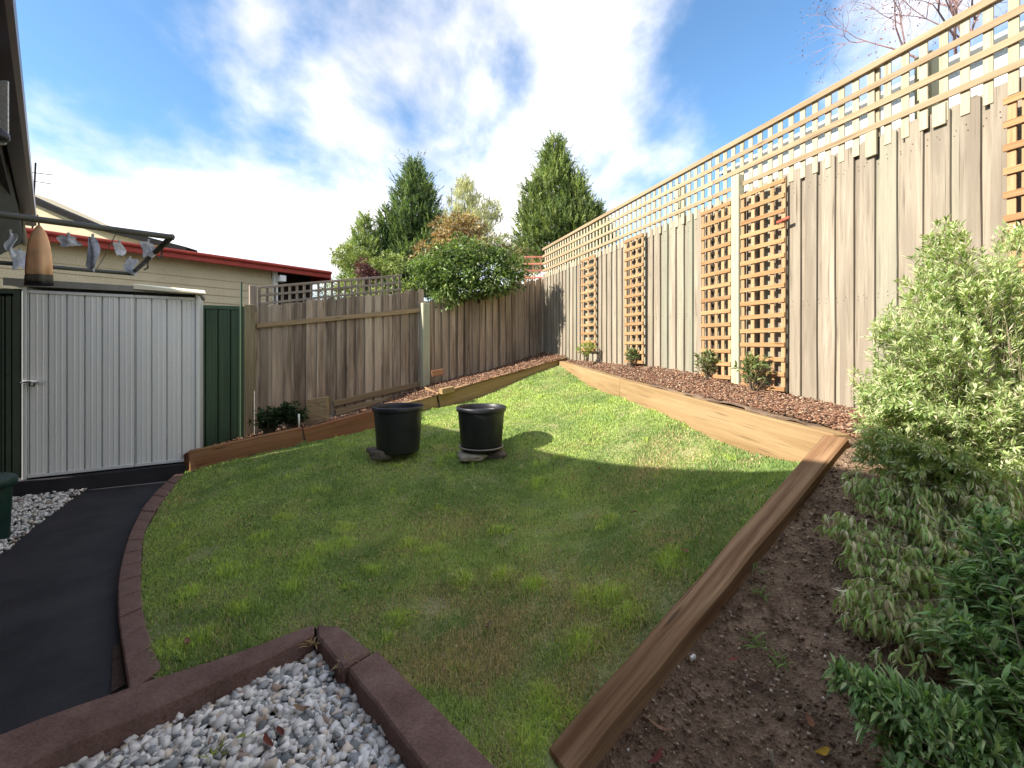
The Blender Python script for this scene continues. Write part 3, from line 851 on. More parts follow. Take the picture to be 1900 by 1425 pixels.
# ------------------------------------------------------------------ brick edging of the path
be = thing('brick_edging', 'curved row of brown painted bricks between dark path and lawn', 'edging', tuple(W(222,1100,330)[:2])+(PZ,))
def poly_at(pts, t):
    n = len(pts)-1; i = min(int(t*n), n-1); u = t*n-i
    return Vector(pts[i]).lerp(Vector(pts[i+1]), u)
ein = [Vector((W(*p).x, W(*p).y, 0)) for p in edge_in]; eout = [Vector((W(*p).x, W(*p).y, 0)) for p in edge_out]
def arc(pts, n=200):
    # smooth resample by arc length (catmull-rom)
    out = []
    for i in range(len(pts)-1):
        p0 = pts[max(i-1, 0)]; p1 = pts[i]; p2 = pts[i+1]; p3 = pts[min(i+2, len(pts)-1)]
        for k in range(20):
            t = k/20
            out.append(.5*((2*p1)+(p2-p0)*t+(2*p0-5*p1+4*p2-p3)*t*t+(3*p1-p0-3*p2+p3)*t**3))
    out.append(pts[-1]); return out
ain = arc(ein); aout = arc(eout)
Lc = sum((ain[i+1]-ain[i]).length for i in range(len(ain)-1)); nbk = max(6, int(round(Lc/.225)))
def at_len(a, u):
    L = [0]
    for i in range(len(a)-1): L.append(L[-1]+(a[i+1]-a[i]).length)
    d = u*L[-1]
    for i in range(len(a)-1):
        if L[i+1] >= d: return a[i].lerp(a[i+1], (d-L[i])/(L[i+1]-L[i]+1e-9))
    return a[-1]
for k in range(nbk):
    u0 = (k+.02)/nbk; u1 = (k+.975)/nbk
    i0, i1 = at_len(ain, u0), at_len(ain, u1); o0, o1 = at_len(aout, u0), at_len(aout, u1)
    zt = H-1.385+random.uniform(-.004, .005); 
    m = MB(); m.hexa([v+Vector((0,0,PZ-.06)) for v in (i0, i1, o1, o0)], [v+Vector((0,0,zt)) for v in (i0, i1, o1, o0)])
    m.build('brick', M['brown_edge'], be, bevel=.006)

# masonry edging round the gravel pit
pe = thing('masonry_edging', 'brown painted angled kerb around the white gravel pit in the foreground', 'edging', tuple(W(583,1165,378)[:2])+(GZ,))
ET = H-1.365
def on(px, py, dr=1.365): return Vector((*xy(W(px, py, (py-HY)/dr)), 0))
def block(quad, zt, z0, nseg=1):
    m = MB()
    m.hexa([v+Vector((0,0,z0)) for v in quad], [v+Vector((0,0,zt)) for v in quad])
    return m.build('kerb_block', M['brown_edge'], pe, bevel=.010)
# left arm (outer = lawn/path side edge, inner = gravel side edge)
Lo = [(583,1157),(432,1212),(275,1262),(80,1330),(-180,1430)]
Li = [(583,1176),(440,1246),(300,1306),(100,1392),(-200,1530)]
def seg_quads(Lo, Li, zt, z0):
    for i in range(len(Lo)-1):
        g_ = .003
        q = [on(*Lo[i]), on(*Lo[i+1]), on(*Li[i+1]), on(*Li[i])]
        c = (q[0]+q[1]+q[2]+q[3])/4
        d = (q[1]-q[0]).normalized()*g_
        q = [q[0]+d, q[1]-d, q[2]-d, q[3]+d]
        block(q, zt+random.uniform(-.002, .002), z0)
q = [on(*Lo[0]), on(*Lo[-1]), on(*Li[-1]), on(*Li[0])]
def longblock(Lo, Li, zt, z0, r_):
    m = MB(); n = len(Lo)*3-2; a = []; b = []
    for i in range(n):
        k = i/3; j = min(int(k), len(Lo)-2); u = k-j
        a.append(on(*Lo[j]).lerp(on(*Lo[j+1]), u)); b.append(on(*Li[j]).lerp(on(*Li[j+1]), u))
    vs = []
    for p, q_ in zip(a, b):
        w = r_.uniform(-.003, .003); c_ = r_.uniform(-.002, .002); d = (q_-p).normalized()*w; e = Vector((0, 0, 1))
        vs += [p+e*z0+d, q_+e*z0, q_+e*(zt+c_)+d, p+e*(zt+c_)-d*.5]
    fs = []
    for i in range(n-1):
        t = i*4
        for k in range(4): fs.append((t+k, t+(k+1) % 4, t+4+(k+1) % 4, t+4+k))
    fs += [(3,2,1,0), tuple((n-1)*4+k for k in range(4))]
    m.add(vs, fs); return m.build('kerb_block', M['brown_edge'], pe, bevel=.008)
longblock(Lo, Li, ET, GZ-.1, random.Random(3))
Ro = [(587,1155),(634,1162),(668,1190)]; Ri = [(587,1177),(616,1215),(648,1247)]
# right arm: short corner block, gap, long block
q = [on(588,1156), on(632,1161), on(690,1205), on(636,1238), on(588,1178)]
m = MB(); vb = [v+Vector((0,0,GZ-.1)) for v in q]; vt = [v+Vector((0,0,ET-.003)) for v in q]
m.add(vb+vt, [(4,3,2,1,0),(5,6,7,8,9)]+[(i, (i+1) % 5, 5+(i+1) % 5, 5+i) for i in range(5)])
m.build('kerb_block', M['brown_edge'], pe, bevel=.010)
longblock([(700,1206),(812,1316),(930,1432),(1050,1560)], [(645,1240),(727,1345),(812,1455),(900,1600)], ET+.004, GZ-.1, random.Random(4))
# brown wedge of older paving beside the path
m = MB(); q = [on(206,1286,1.44), on(232,1270,1.44), on(222,1195,1.44), on(210,1200,1.44)]
m.hexa([v+Vector((0,0,PZ-.06)) for v in q], [v+Vector((0,0,PZ+.012)) for v in q])
m.build('mortar_haunch', rough_mat('brown mortar', (.05,.032,.022), (.085,.058,.042), 14), be)
# pale flat stones in the gravel corner
for lab, pts in (('flat cream stone lying in the gravel at the bottom left picture corner', [(20,1425),(108,1398),(105,1425),(60,1450)]),
                 ('long flat cream stone lying in the gravel beside the brown kerb', [(140,1380),(210,1352),(252,1360),(245,1372),(150,1402)])):
    q = [Vector((*ong(*p), 0)) for p in pts]; n = len(q); m = MB()
    m.add([v+Vector((0,0,GZ)) for v in q]+[v+Vector((0,0,GZ+.045)) for v in q], [tuple(range(n-1,-1,-1)), tuple(range(n,2*n))]+[(i,(i+1)%n,n+(i+1)%n,n+i) for i in range(n)])
    tag(m.build('flat_stone', rough_mat('cream stone', (.30,.28,.20), (.42,.40,.31), 15), bevel=.008), lab, 'stone', 'flat cream stones in the gravel')

# ------------------------------------------------------------------ pots
M['black_plastic'] = rough_mat('black nursery plastic', (.010,.011,.014), (.018,.019,.024), 6, rough=.42, bump=.05, spec=.5, c3=(.026,.026,.032))
M['potsoil'] = M['soil']
def pot(px, py, s, dia, hgt, label, tilt=0.0, base=0.0):
    x, y_ = (px-CX)/s, F/s; z = zl(x, y_)+base
    z = H-(py-HY)/s
    t = thing('plant_pot', label, 'pot', (x, y_, z), 'large black plastic pots on the lawn')
    R1 = dia/2; R0 = R1*.83
    m = MB()
    prof = [(0,0.012),(R0*.9,.012),(R0*.97,0),(R0,.012),(R1*.93,hgt*.80),(R1*.95,hgt-.045),(R1*.95,hgt-.04)]
    inner = [(R1*.93,hgt-.05),(R1*.90,hgt*.80),(R0*.97,.02),(0,.02)]
    m.lathe(prof+inner, 48)
    mobj('pot_body', m.mesh('pot_body', True), M['black_plastic'], t, (x, y_, z))
    m = MB(); m.lathe([(R1*.955,hgt-.045),(R1*1.0,hgt-.043),(R1*1.01,hgt-.036),(R1*1.01,hgt-.008),(R1*.995,hgt),(R1*.96,hgt+.001),(R1*.935,hgt-.006),(R1*.93,hgt-.05)], 48)
    mobj('rim', m.mesh('rim', True), M['black_plastic'], t, (x, y_, z))
    m = MB(); m.lathe([(0,hgt*.72),(R1*.5,hgt*.735),(R1*.9,hgt*.72)], 32)
    mobj('potting_soil', m.mesh('potting_soil', True), M['soil'], t, (x, y_, z))
    return t, (x, y_, z)
p1, c1 = pot(739, 836, 184, .505, .455, 'larger black plastic pot on the left with grey block at its foot')
p2, c2 = pot(893, 826, 183, .50, .395, 'black plastic pot on the right standing on a saucer and pale stone')
# saucer, stone, block
m = MB(); x, y_, z = c2
m.lathe([(0,.0),(.175,0),(.195,.012),(.215,.045),(.220,.050),(.212,.050),(.19,.02),(0,.02)], 40, (0,0,-.052))
t = mobj('pot_saucer', m.mesh('pot_saucer', True), M['black_plastic'], None, (x, y_, z)); tag(t, 'black saucer with pale worn rim under the right black pot', 'saucer')
m = MB(); m.lathe([(.213,.0),(.223,.0),(.226,.008),(.222,.014),(.212,.012)], 40, (0,0,-.012))
mobj('saucer_rim', m.mesh('saucer_rim', True), rough_mat('worn grey plastic', (.20,.17,.15), (.36,.32,.29), 12, rough=.6), t, (x, y_, z))
def rock(name, c, sx, sy, sz, mat, label, seed, rot=0, cat='stone'):
    bm = bmesh.new(); bmesh.ops.create_icosphere(bm, subdivisions=3, radius=1)
    r = random.Random(seed)
    for v in bm.verts:
        n = v.co.normalized(); k = 1+.16*math.sin(3*n.x+seed)+.12*math.sin(4*n.y+seed*2)+.06*r.uniform(-1, 1)
        p = Vector((math.copysign(abs(n.x)**.6, n.x), math.copysign(abs(n.y)**.6, n.y), math.copysign(abs(n.z)**.5, n.z)))
        v.co = Vector((p.x*sx*k, p.y*sy*k, p.z*sz*(1+.05*r.uniform(-1, 1))))
    me_ = bpy.data.meshes.new(name); bm.to_mesh(me_); bm.free()
    return tag(mobj(name, me_, mat, None, c, (0, 0, rot)), label, cat)
M['pale_stone'] = rough_mat('pale sandstone', (.20,.175,.13), (.36,.33,.26), 9, bump=.6, bdist=.006)
M['dark_stone'] = rough_mat('grey brown stone', (.07,.058,.045), (.15,.125,.10), 9, bump=.8, bdist=.008)
rock('stepping_stone', (x-.07, y_-.10, z-.085), .15, .12, .036, M['pale_stone'], 'pale flat stone under the saucer of the right black pot', 3)
rock('stepping_stone', (x+.07, y_+.02, z-.085), .16, .15, .034, M['dark_stone'], 'grey brown flat stone behind the pale one under the right pot', 5)
b1 = W(708, 848, 190)
rock('stone_block', (b1.x, b1.y, b1.z+.022), .115, .05, .045, M['dark_stone'], 'rough grey brown block at the foot of the left black pot', 8, .18)
b1 = W(690, 838, 184)
rock('stepping_stone', (b1.x+.02, b1.y+.05, b1.z+.0), .08, .06, .03, M['dark_stone'], 'low brown stone at the lower left side of the left black pot', 9, .5)

# ------------------------------------------------------------------ garden shed
S0 = W(42, 890, 190); S1 = W(368, 862, 163); S1.z = S0.z
sdir = (Vector((S1.x, S1.y, 0))-Vector((S0.x, S0.y, 0))); Ls = sdir.length; sdir.normalize(); sn = Vector((sdir.y, -sdir.x, 0)); sang = math.atan2(sdir.y, sdir.x)
ZB = S0.z; HS = 1.885
shed = thing('garden_shed', 'small shed with white ribbed steel double doors behind the dark path', 'shed', (S0.x, S0.y, ZB))
def metal(name, c, rough=.38, wear=.25, tone=None):
    m, t, b = newmat(name)
    tcn = nn(t, 'ShaderNodeTexCoord'); mpn = nn(t, 'ShaderNodeMapping', {'Vector': tcn.outputs['Object'], 'Scale': (7, 7, .8)})
    a = nn(t, 'ShaderNodeTexNoise', {'Vector': mpn.outputs[0], 'Scale': 1.0, 'Detail': 6.0, 'Roughness': .6})
    d = tuple(x*(1-wear) for x in c)
    cc = ramp(t, a.outputs['Fac'], [(.3, d), (.65, c)])
    f = nn(t, 'ShaderNodeTexNoise', {'Vector': tcn.outputs['Object'], 'Scale': 60.0, 'Detail': 3.0})
    fm = nn(t, 'ShaderNodeMapRange', {'Value': f.outputs['Fac'], 'From Min': .35, 'From Max': .65, 'To Min': .975, 'To Max': 1.015})
    hs = nn(t, 'ShaderNodeHueSaturation', {'Color': cc, 'Value': fm.outputs[0]})
    t.links.new(hs.outputs[0], b.inputs['Base Color']); b.inputs['Roughness'].default_value = rough; b.inputs['Specular IOR Level'].default_value = .4
    bp = nn(t, 'ShaderNodeBump', {'Height': a.outputs['Fac'], 'Strength': .12, 'Distance': .01}); t.links.new(bp.outputs[0], b.inputs['Normal'])
    return m
M['shed_white'] = metal('off white shed steel', (.90,.90,.86), .28, .06)
M['shed_trim'] = metal('shed frame steel', (.84,.85,.83), .35, .12)
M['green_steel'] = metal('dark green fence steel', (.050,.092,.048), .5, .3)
M['dark_steel'] = rough_mat('shade darkened green fence steel', (.005,.008,.006), (.009,.014,.010), 5, rough=.9, bump=.05, spec=.05)  # green fence steel with deep eave shade put into its colour; padlock shares it
def sp(u, off, z): p = Vector((S0.x, S0.y, 0))+sdir*u+sn*off; return Vector((p.x, p.y, z))
def rib_sheet(name, u0, u1, z0, z1, pitch, parent, mat, org=sp, depth=.022, ribw=.022):
    """trapezoid ribbed sheet with depth"""
    pts = []; n = max(1, int(round((u1-u0)/pitch))); pw = (u1-u0)/n
    for i in range(n):
        a = u0+i*pw
        pts += [(a, 0), (a+pw*.03, 0), (a+pw*.035, -depth*1.6), (a+pw*.115, -depth*1.6), (a+pw*.135, 0), (a+pw*.42, 0), (a+pw*.44, .003), (a+pw*.50, .003), (a+pw*.52, 0),
                (a+pw*.74, 0), (a+pw*.76, .003), (a+pw*.82, .003), (a+pw*.84, 0)]
    pts.append((u1, 0))
    m = MB(); vs = []; fs = []
    for (u, o) in pts: vs += [org(u, o, z0), org(u, o, z1), org(u, o-.004, z0), org(u, o-.004, z1)]
    for i in range(len(pts)-1):
        a = i*4; b_ = a+4
        fs += [(a, b_, b_+1, a+1), (a+2, a+3, b_+3, b_+2), (a, a+2, b_+2, b_), (a+1, b_+1, b_+3, a+3)]
    fs += [(0, 1, 3, 2), tuple((len(pts)-1)*4+q for q in (0, 2, 3, 1))]
    m.add(vs, fs)
    return m.build(name, mat, parent)
mid = Ls*.60
for (u0, u1) in ((.035, mid-.002), (mid+.002, Ls-.03)):
    d_ = rib_sheet('door', u0, u1, ZB+.03, ZB+HS-.045, .139, shed, M['shed_white'])
    for zz in (ZB+.012, ZB+HS-.06):
        m = MB(); m.hexa([sp(u0,.004,zz), sp(u1,.004,zz), sp(u1,.016,zz), sp(u0,.016,zz)], [sp(u0,.004,zz+.03), sp(u1,.004,zz+.03), sp(u1,.016,zz+.03), sp(u0,.016,zz+.03)])
        m.build('door_channel', M['shed_trim'], d_, bevel=.002)
for u, w in ((0, .030), (Ls-.025, .028)):
    m = MB(); m.hexa([sp(u,-.03,ZB), sp(u+w,-.03,ZB), sp(u+w,.02,ZB), sp(u,.02,ZB)], [sp(u,-.03,ZB+HS), sp(u+w,-.03,ZB+HS), sp(u+w,.02,ZB+HS), sp(u,.02,ZB+HS)])
    m.build('door_jamb', M['shed_trim'], shed, bevel=.003)
m = MB(); m.hexa([sp(-.01,-.75,ZB+.0), sp(Ls+.01,-.75,ZB), sp(Ls+.01,-.74,ZB), sp(-.01,-.74,ZB)], [sp(-.01,-.75,ZB+HS-.03), sp(Ls+.01,-.75,ZB+HS-.03), sp(Ls+.01,-.74,ZB+HS-.03), sp(-.01,-.74,ZB+HS-.03)])
m.build('back_wall', M['shed_trim'], shed)
for u in (-.01, Ls-.002):
    m = MB(); m.hexa([sp(u,-.74,ZB), sp(u+.012,-.74,ZB), sp(u+.012,-.03,ZB), sp(u,-.03,ZB)], [sp(u,-.74,ZB+HS-.02), sp(u+.012,-.74,ZB+HS-.02), sp(u+.012,-.03,ZB+HS), sp(u,-.03,ZB+HS)])
    m.build('side_wall', M['shed_trim'], shed)
M['grey_flash'] = metal('grey beige flashing', (.30,.285,.25), .5, .2)
M['cream'] = metal('sun painted cream flashing', (.90,.82,.60), .5, .05)  # flashing lightened so sunlight on the roof lip is in its colour
m = MB(); m.hexa([sp(-.08,-.80,ZB+HS+.01), sp(Ls+.03,-.80,ZB+HS+.01), sp(Ls+.03,.035,ZB+HS+.005), sp(-.08,.035,ZB+HS+.005)],
                 [sp(-.08,-.80,ZB+HS+.05), sp(Ls+.03,-.80,ZB+HS+.05), sp(Ls+.03,.035,ZB+HS+.02), sp(-.08,.035,ZB+HS+.02)])
m.build('roof', M['grey_flash'], shed)
m = MB(); m.hexa([sp(-.12,.036,ZB+HS+.0), sp(Ls*.80,.036,ZB+HS+.0), sp(Ls*.80,.05,ZB+HS+.0), sp(-.12,.05,ZB+HS+.0)],
                 [sp(-.12,.036,ZB+HS+.075), sp(Ls*.80,.036,ZB+HS+.06), sp(Ls*.80,.05,ZB+HS+.06), sp(-.12,.05,ZB+HS+.075)])
m.build('fascia', M['grey_flash'], shed, bevel=.003)
m = MB(); m.hexa([sp(Ls*.60,.052,ZB+HS+.028), sp(Ls+.08,.052,ZB+HS-.0), sp(Ls+.08,.20,ZB+HS-.0), sp(Ls*.60,.06,ZB+HS+.028)],
                 [sp(Ls*.60,.052,ZB+HS+.085), sp(Ls+.06,.052,ZB+HS+.055), sp(Ls+.08,.20,ZB+HS+.01), sp(Ls*.60,.06,ZB+HS+.08)])
m.build('corner_flashing', M['cream'], shed, bevel=.002)
# latch
zl_ = ZB+.95
m = MB(); m.hexa([sp(.01,.021,zl_-.015), sp(.18,.021,zl_-.015), sp(.18,.03,zl_-.015), sp(.01,.03,zl_-.015)], [sp(.01,.021,zl_+.018), sp(.18,.021,zl_+.018), sp(.18,.03,zl_+.018), sp(.01,.03,zl_+.018)])
lt = m.build('latch', M['shed_trim'], shed, bevel=.002)
M['chrome'] = metal('bright steel', (.55,.56,.57), .2, .1); M['chrome'].node_tree.nodes['Principled BSDF'].inputs['Metallic'].default_value = 1
m = MB(); m.tube([sp(-.0,.05,zl_), sp(.05,.055,zl_+.005), sp(.11,.05,zl_+.002), sp(.115,.03,zl_)], .009, 8); m.build('bolt', M['chrome'], lt, True)
m = MB(); m.tube([sp(.06,.045,zl_), sp(.06,.05,zl_-.03), sp(.09,.05,zl_-.04), sp(.10,.045,zl_)], .006, 8); m.build('padlock', M['dark_steel'], lt, True)
# slab under shed
m = MB(); m.hexa([sp(-.35,.06,PZ-.1), sp(Ls+.05,.06,PZ-.1), sp(Ls+.05,-.85,PZ-.1), sp(-.35,-.85,PZ-.1)], [sp(-.35,.06,ZB-.004), sp(Ls+.05,.06,ZB-.004), sp(Ls+.05,-.85,ZB-.004), sp(-.35,-.85,ZB-.004)])
tag(m.build('shed_slab', M['path'], bevel=.01), kind='structure')

# green steel fences
def gfence(label, px0, px1, s0, s1, top0, top1, zbot, pitch, mat, nrib):
    a = W(px0, HY, s0); b = W(px1, HY, s1); d = Vector((b.x-a.x, b.y-a.y, 0)); L = d.length; d.normalize(); n = Vector((d.y, -d.x, 0))
    def org(u, o, z): p = Vector((a.x, a.y, 0))+d*u+n*o; return Vector((p.x, p.y, z))
    t = thing('steel_fence', label, 'fence', (a.x, a.y, zbot))
    ns = max(1, int(round(L/(pitch*4)))); 
    for i in range(ns):
        rib_sheet('fence_sheet', L*i/ns+.002, L*(i+1)/ns-.002, zbot, top0-.02, pitch, t, mat, org, .03)
    m = MB(); m.hexa([org(0,-.02,top0-.05), org(L,-.02,top0-.05), org(L,.015,top0-.05), org(0,.015,top0-.05)], [org(0,-.02,top0), org(L,-.02,top0), org(L,.015,top0), org(0,.015,top0)])
    m.build('top_rail', mat, t, bevel=.003)
    m = MB(); m.hexa([org(L-.03,-.03,zbot), org(L+.03,-.03,zbot), org(L+.03,.03,zbot), org(L-.03,.03,zbot)], [org(L-.03,-.03,top0+.0), org(L+.03,-.03,top0+.0), org(L+.03,.03,top0+.0), org(L-.03,.03,top0+.0)])
    m.build('post', mat, t, bevel=.003)
gfence('dark green ribbed steel fence between the white shed and timber fence', 330, 449, 143, 136, H+.565, H+.6, H-1.5, .155, M['green_steel'], 5)
gfence('green steel fence coloured near black for deep shade left of the white shed', -420, 36, 196, 186, H+.585, H+.6, H-1.5, .15, M['dark_steel'], 4)
m = MB(); m.tube([W(447.5, 812, 137), W(447.5, 523, 137)], .013, 8)
tag(m.build('metal_stake', M['green_steel']), 'slim dark green steel post beside the timber fence end', 'post')

# dark green plastic drum at the left edge
x, y_ = onpath(-14, 1004); m = MB()
t = thing('plastic_bin', 'dark green plastic bin with a rolled lid at the left picture edge', 'bin', (x, y_, PZ))
M['green_plastic'] = rough_mat('dark green plastic', (.006,.028,.022), (.012,.048,.036), 10, rough=.45, bump=.1, spec=.5)
m.lathe([(0,0),(.085,0),(.09,.01),(.105,.40),(0.105,.41)], 28); mobj('bin_body', m.mesh('bin_body', True), M['green_plastic'], t, (x, y_, PZ))
m = MB(); m.lathe([(.105,.40),(.125,.405),(.132,.425),(.132,.455),(.122,.475),(.09,.492),(0,.50)], 28); mobj('lid', m.mesh('lid', True), M['green_plastic'], t, (x, y_, PZ))

# ------------------------------------------------------------------ neighbour's cream house with red fascia
EA = W(75-360, HY, 0+217/1.57); e0 = W(75, HY, 217/1.57); e1 = W(615, HY, 140/1.57)
ed = Vector((e1.x-e0.x, e1.y-e0.y, 0)); ed.normalize(); en = Vector((-ed.y, ed.x, 0))     # en points away from the camera side
eave0 = Vector((e0.x, e0.y, 0))-ed*3.0; Le = (Vector((e1.x, e1.y, 0))-eave0).length
if en.x > 0: en = -en
def ep(u, off, z): p = eave0+ed*u+en*off; return Vector((p.x, p.y, z))
nh = thing('neighbour_house', 'cream weatherboard house with a red fascia behind the shed', 'house', ep(Le/2, .4, 0))
M['board_cream'] = rough_mat('cream weatherboard', (.56,.455,.285), (.66,.545,.35), 3, rough=.7, bump=.1)
M['red_fascia'] = rough_mat('red painted fascia', (.30,.035,.020), (.42,.055,.034), 5, rough=.5, bump=.1)
M['dark_soffit'] = rough_mat('dark brown soffit', (.014,.008,.005), (.026,.016,.011), 6, rough=.8)
M['grey_roof'] = rough_mat('grey roof steel', (.035,.032,.032), (.06,.056,.055), 5, rough=.85)
FT = H+1.57; uw = Le-1.05      # wall ends short of the eave
def ebox(u0, u1, o0, o1, z0, z1, name, mat, parent=nh, bevel=0):
    m = MB(); m.hexa([ep(u0,o0,z0), ep(u1,o0,z0), ep(u1,o1,z0), ep(u0,o1,z0)], [ep(u0,o0,z1), ep(u1,o0,z1), ep(u1,o1,z1), ep(u0,o1,z1)])
    return m.build(name, mat, parent, bevel=bevel)
ebox(0, Le, 0, .03, FT-.135, FT, 'fascia', M['red_fascia'], bevel=.01)
ebox(0, Le, -.05, -.002, FT-.05, FT+.01, 'gutter', M['red_fascia'], bevel=.02)
ebox(Le-.02, Le+.012, .03, 5, FT-.20, FT, 'barge_board', M['red_fascia'])
ebox(0, Le-.03, .03, 5, FT-.05, FT-.01, 'roof', M['grey_roof'])
ebox(.0, uw-.03, .30, 5, H-1.6, FT-.06, 'wall', M['board_cream'])
ebox(uw-.0, Le-.05, .75, 5, H-1.6, FT-.06, 'porch_shade_block', M['dark_soffit'])  # dark block standing in for the shaded opening under the eave
z = FT-.24; k = 0
while z > H-.35:
    m = MB(); m.hexa([ep(0,.275,z-.135), ep(uw,.275,z-.135), ep(uw,.30,z-.135), ep(0,.30,z-.135)], [ep(0,.292,z), ep(uw,.292,z), ep(uw,.30,z), ep(0,.30,z)])
    m.build('weatherboard', M['board_cream'], nh); z -= .135
ebox(uw-.02, uw+.06, .22, .30, H-.6, FT-.07, 'corner_post', M['white_paint'], bevel=.005)
ebox(uw+.02, uw+.14, .05, .22, FT-.30, FT-.18, 'downpipe_head', M['white_paint'], bevel=.01)

# second house: grey roofed gable farther back
gh = thing('far_house', 'distant cream house with dark grey sloping roof edge behind the red fascia', 'house', W(100, 500, 62))
A = W(-80, 303, 62); B = W(68, 370, 62); Cc = W(168, 412, 62); D = W(345, 458, 62)
m = MB(); th = Vector((0, .5, 0)); dn = Vector((0, 0, -.17))
for p, q in ((A, B), (B, Cc), (Cc, D)):
    m.hexa([p+dn, q+dn, q+dn+th, p+dn+th], [p, q, q+th, p+th])
m.build('roof', rough_mat('dark slate roof', (.010,.009,.009), (.018,.017,.017), 5, rough=.9, spec=.1), gh)
m = MB(); vs = [A+dn, B+dn, Cc+dn, D+dn, W(345,640,62), W(-80,640,62)]; vs = [v+Vector((0,.25,0)) for v in vs]
m.add(vs+[v+Vector((0,2.6,0)) for v in vs], [(0,1,2,3,4,5),(11,10,9,8,7,6)]+[(i,(i+1)%6,6+(i+1)%6,6+i) for i in range(6)])
m.build('wall', M['board_cream'], gh)
# tv aerial
m = MB(); a = W(58, 470, 70); tp = W(66, 330, 70); m.tube([a, tp+Vector((0,0,.4))], .02, 6)
ae = thing('tv_aerial', 'thin tv aerial sticking out past the dark eave', 'aerial', a)
m.build('mast', M['dark_soffit'], ae)
for py, l in ((320, 40), (336, 34)):
    m = MB(); m.tube([W(60, py, 70), W(60+l, py+5, 70)], .010, 5); m.build('rod', M['dark_soffit'], ae)

# ------------------------------------------------------------------ own house: eave at the left, casts the long shade
GH = H+1.35
gA = W(68, HY, 245/1.35); gdir = Vector((1.0154, -1, 0)).normalized(); gn = Vector((-1, -1.0154, 0)).normalized()   # gn: towards the house
def hp(u, off, z): p = Vector((gA.x, gA.y, 0))+gdir*u+gn*off; return Vector((p.x, p.y, z))
oh = thing('brick_house', 'dark eave and gutter of the house at the left picture edge', 'house', hp(2, 1, 0))
def hbox(u0, u1, o0, o1, z0, z1, name, mat, bevel=0, parent=oh):
    m = MB(); m.hexa([hp(u0,o0,z0), hp(u1,o0,z0), hp(u1,o1,z0), hp(u0,o1,z0)], [hp(u0,o0,z1), hp(u1,o0,z1), hp(u1,o1,z1), hp(u0,o1,z1)])
    return m.build(name, mat, parent, bevel=bevel)
M['gutter'] = rough_mat('plum brown gutter', (.030,.012,.013), (.055,.025,.025), 5, rough=.35, spec=.5, bump=.05)
M['brickwall'] = rough_mat('dark brick', (.10,.055,.04), (.17,.10,.075), 8)
LH = 12.0
m = MB()
prof = [(0,0),(0,-.10),(.02,-.115),(.09,-.115),(.11,-.10),(.11,-.03)]
vs = []
for u in (0, LH):
    for o, z in prof: vs.append(hp(u, o, GH+z))
    for o, z in reversed(prof): vs.append(hp(u, o+(.004 if o < .05 else -.004), GH+z+(.005 if z < -.09 else 0)))
n = len(prof)*2
m.add(vs, [(i, (i+1) % n, n+(i+1) % n, n+i) for i in range(n)]+[tuple(range(n)), tuple(range(2*n-1, n-1, -1))])
m.build('gutter', M['gutter'], oh)
hbox(0, LH, .112, .135, GH-.20, GH-.01, 'fascia', M['dark_soffit'])
hbox(.0, LH, .136, .78, GH-.20, GH-.185, 'soffit', M['dark_soffit'])
m = MB(); m.hexa([hp(-.1,.06,GH), hp(LH,.06,GH), hp(LH,4.5,GH+1.3), hp(-.1,4.5,GH+1.3)], [hp(-.1,.06,GH+.03), hp(LH,.06,GH+.03), hp(LH,4.5,GH+1.33), hp(-.1,4.5,GH+1.33)])
m.build('roof', M['grey_roof'], oh)
hbox(.0, LH, .78, .95, -.1, GH-.18, 'wall', M['brickwall'])
M['dark_panel'] = rough_mat('grey shade cloth', (.05,.05,.040), (.075,.075,.062), 6)
M['beige_pipe'] = rough_mat('beige painted trim', (.26,.22,.15), (.34,.29,.20), 6)
# grey panel with beige edge hanging below the soffit
def vpx(px, py, s): return W(px, py, s)
m = MB()
a0 = W(37, 392, 196); a1 = W(44, 450, 196); c0 = W(3, 252, 300); c1 = W(-240, 600, 300)
m.hexa([a1, c1, c1+Vector((-.03,-.03,0)), a1+Vector((-.03,-.03,0))], [a0, c0, c0+Vector((-.03,-.03,0)), a0+Vector((-.03,-.03,0))])
m.build('blind_panel', M['dark_panel'], oh)
m = MB(); m.tube([W(3,250,302), W(39,400,197), W(47,455,197)], .020, 8); m.build('beige_trim', M['beige_pipe'], oh, True)
fl = thing('wall_light', 'white box light under the dark eave at left edge', 'light', W(5, 200, 440))
m = MB(); a = W(-20, 255, 440); b_ = W(17, 255, 440)
bk = Vector((-.10,.08,0)); m.hexa([a, b_, b_+bk, a+bk], [W(-20,148,440), W(17,148,440), W(17,148,440)+bk, W(-20,148,440)+bk])
m.build('housing', M['white_paint'], fl, bevel=.006)
m = MB(); c = W(-2, 252, 450); m.lathe([(0,.03),(.02,.026),(.031,.012),(.032,-.006),(.027,-.018),(0,-.02)], 20, c); m.build('lamp_head', M['black_plastic'], fl, True)

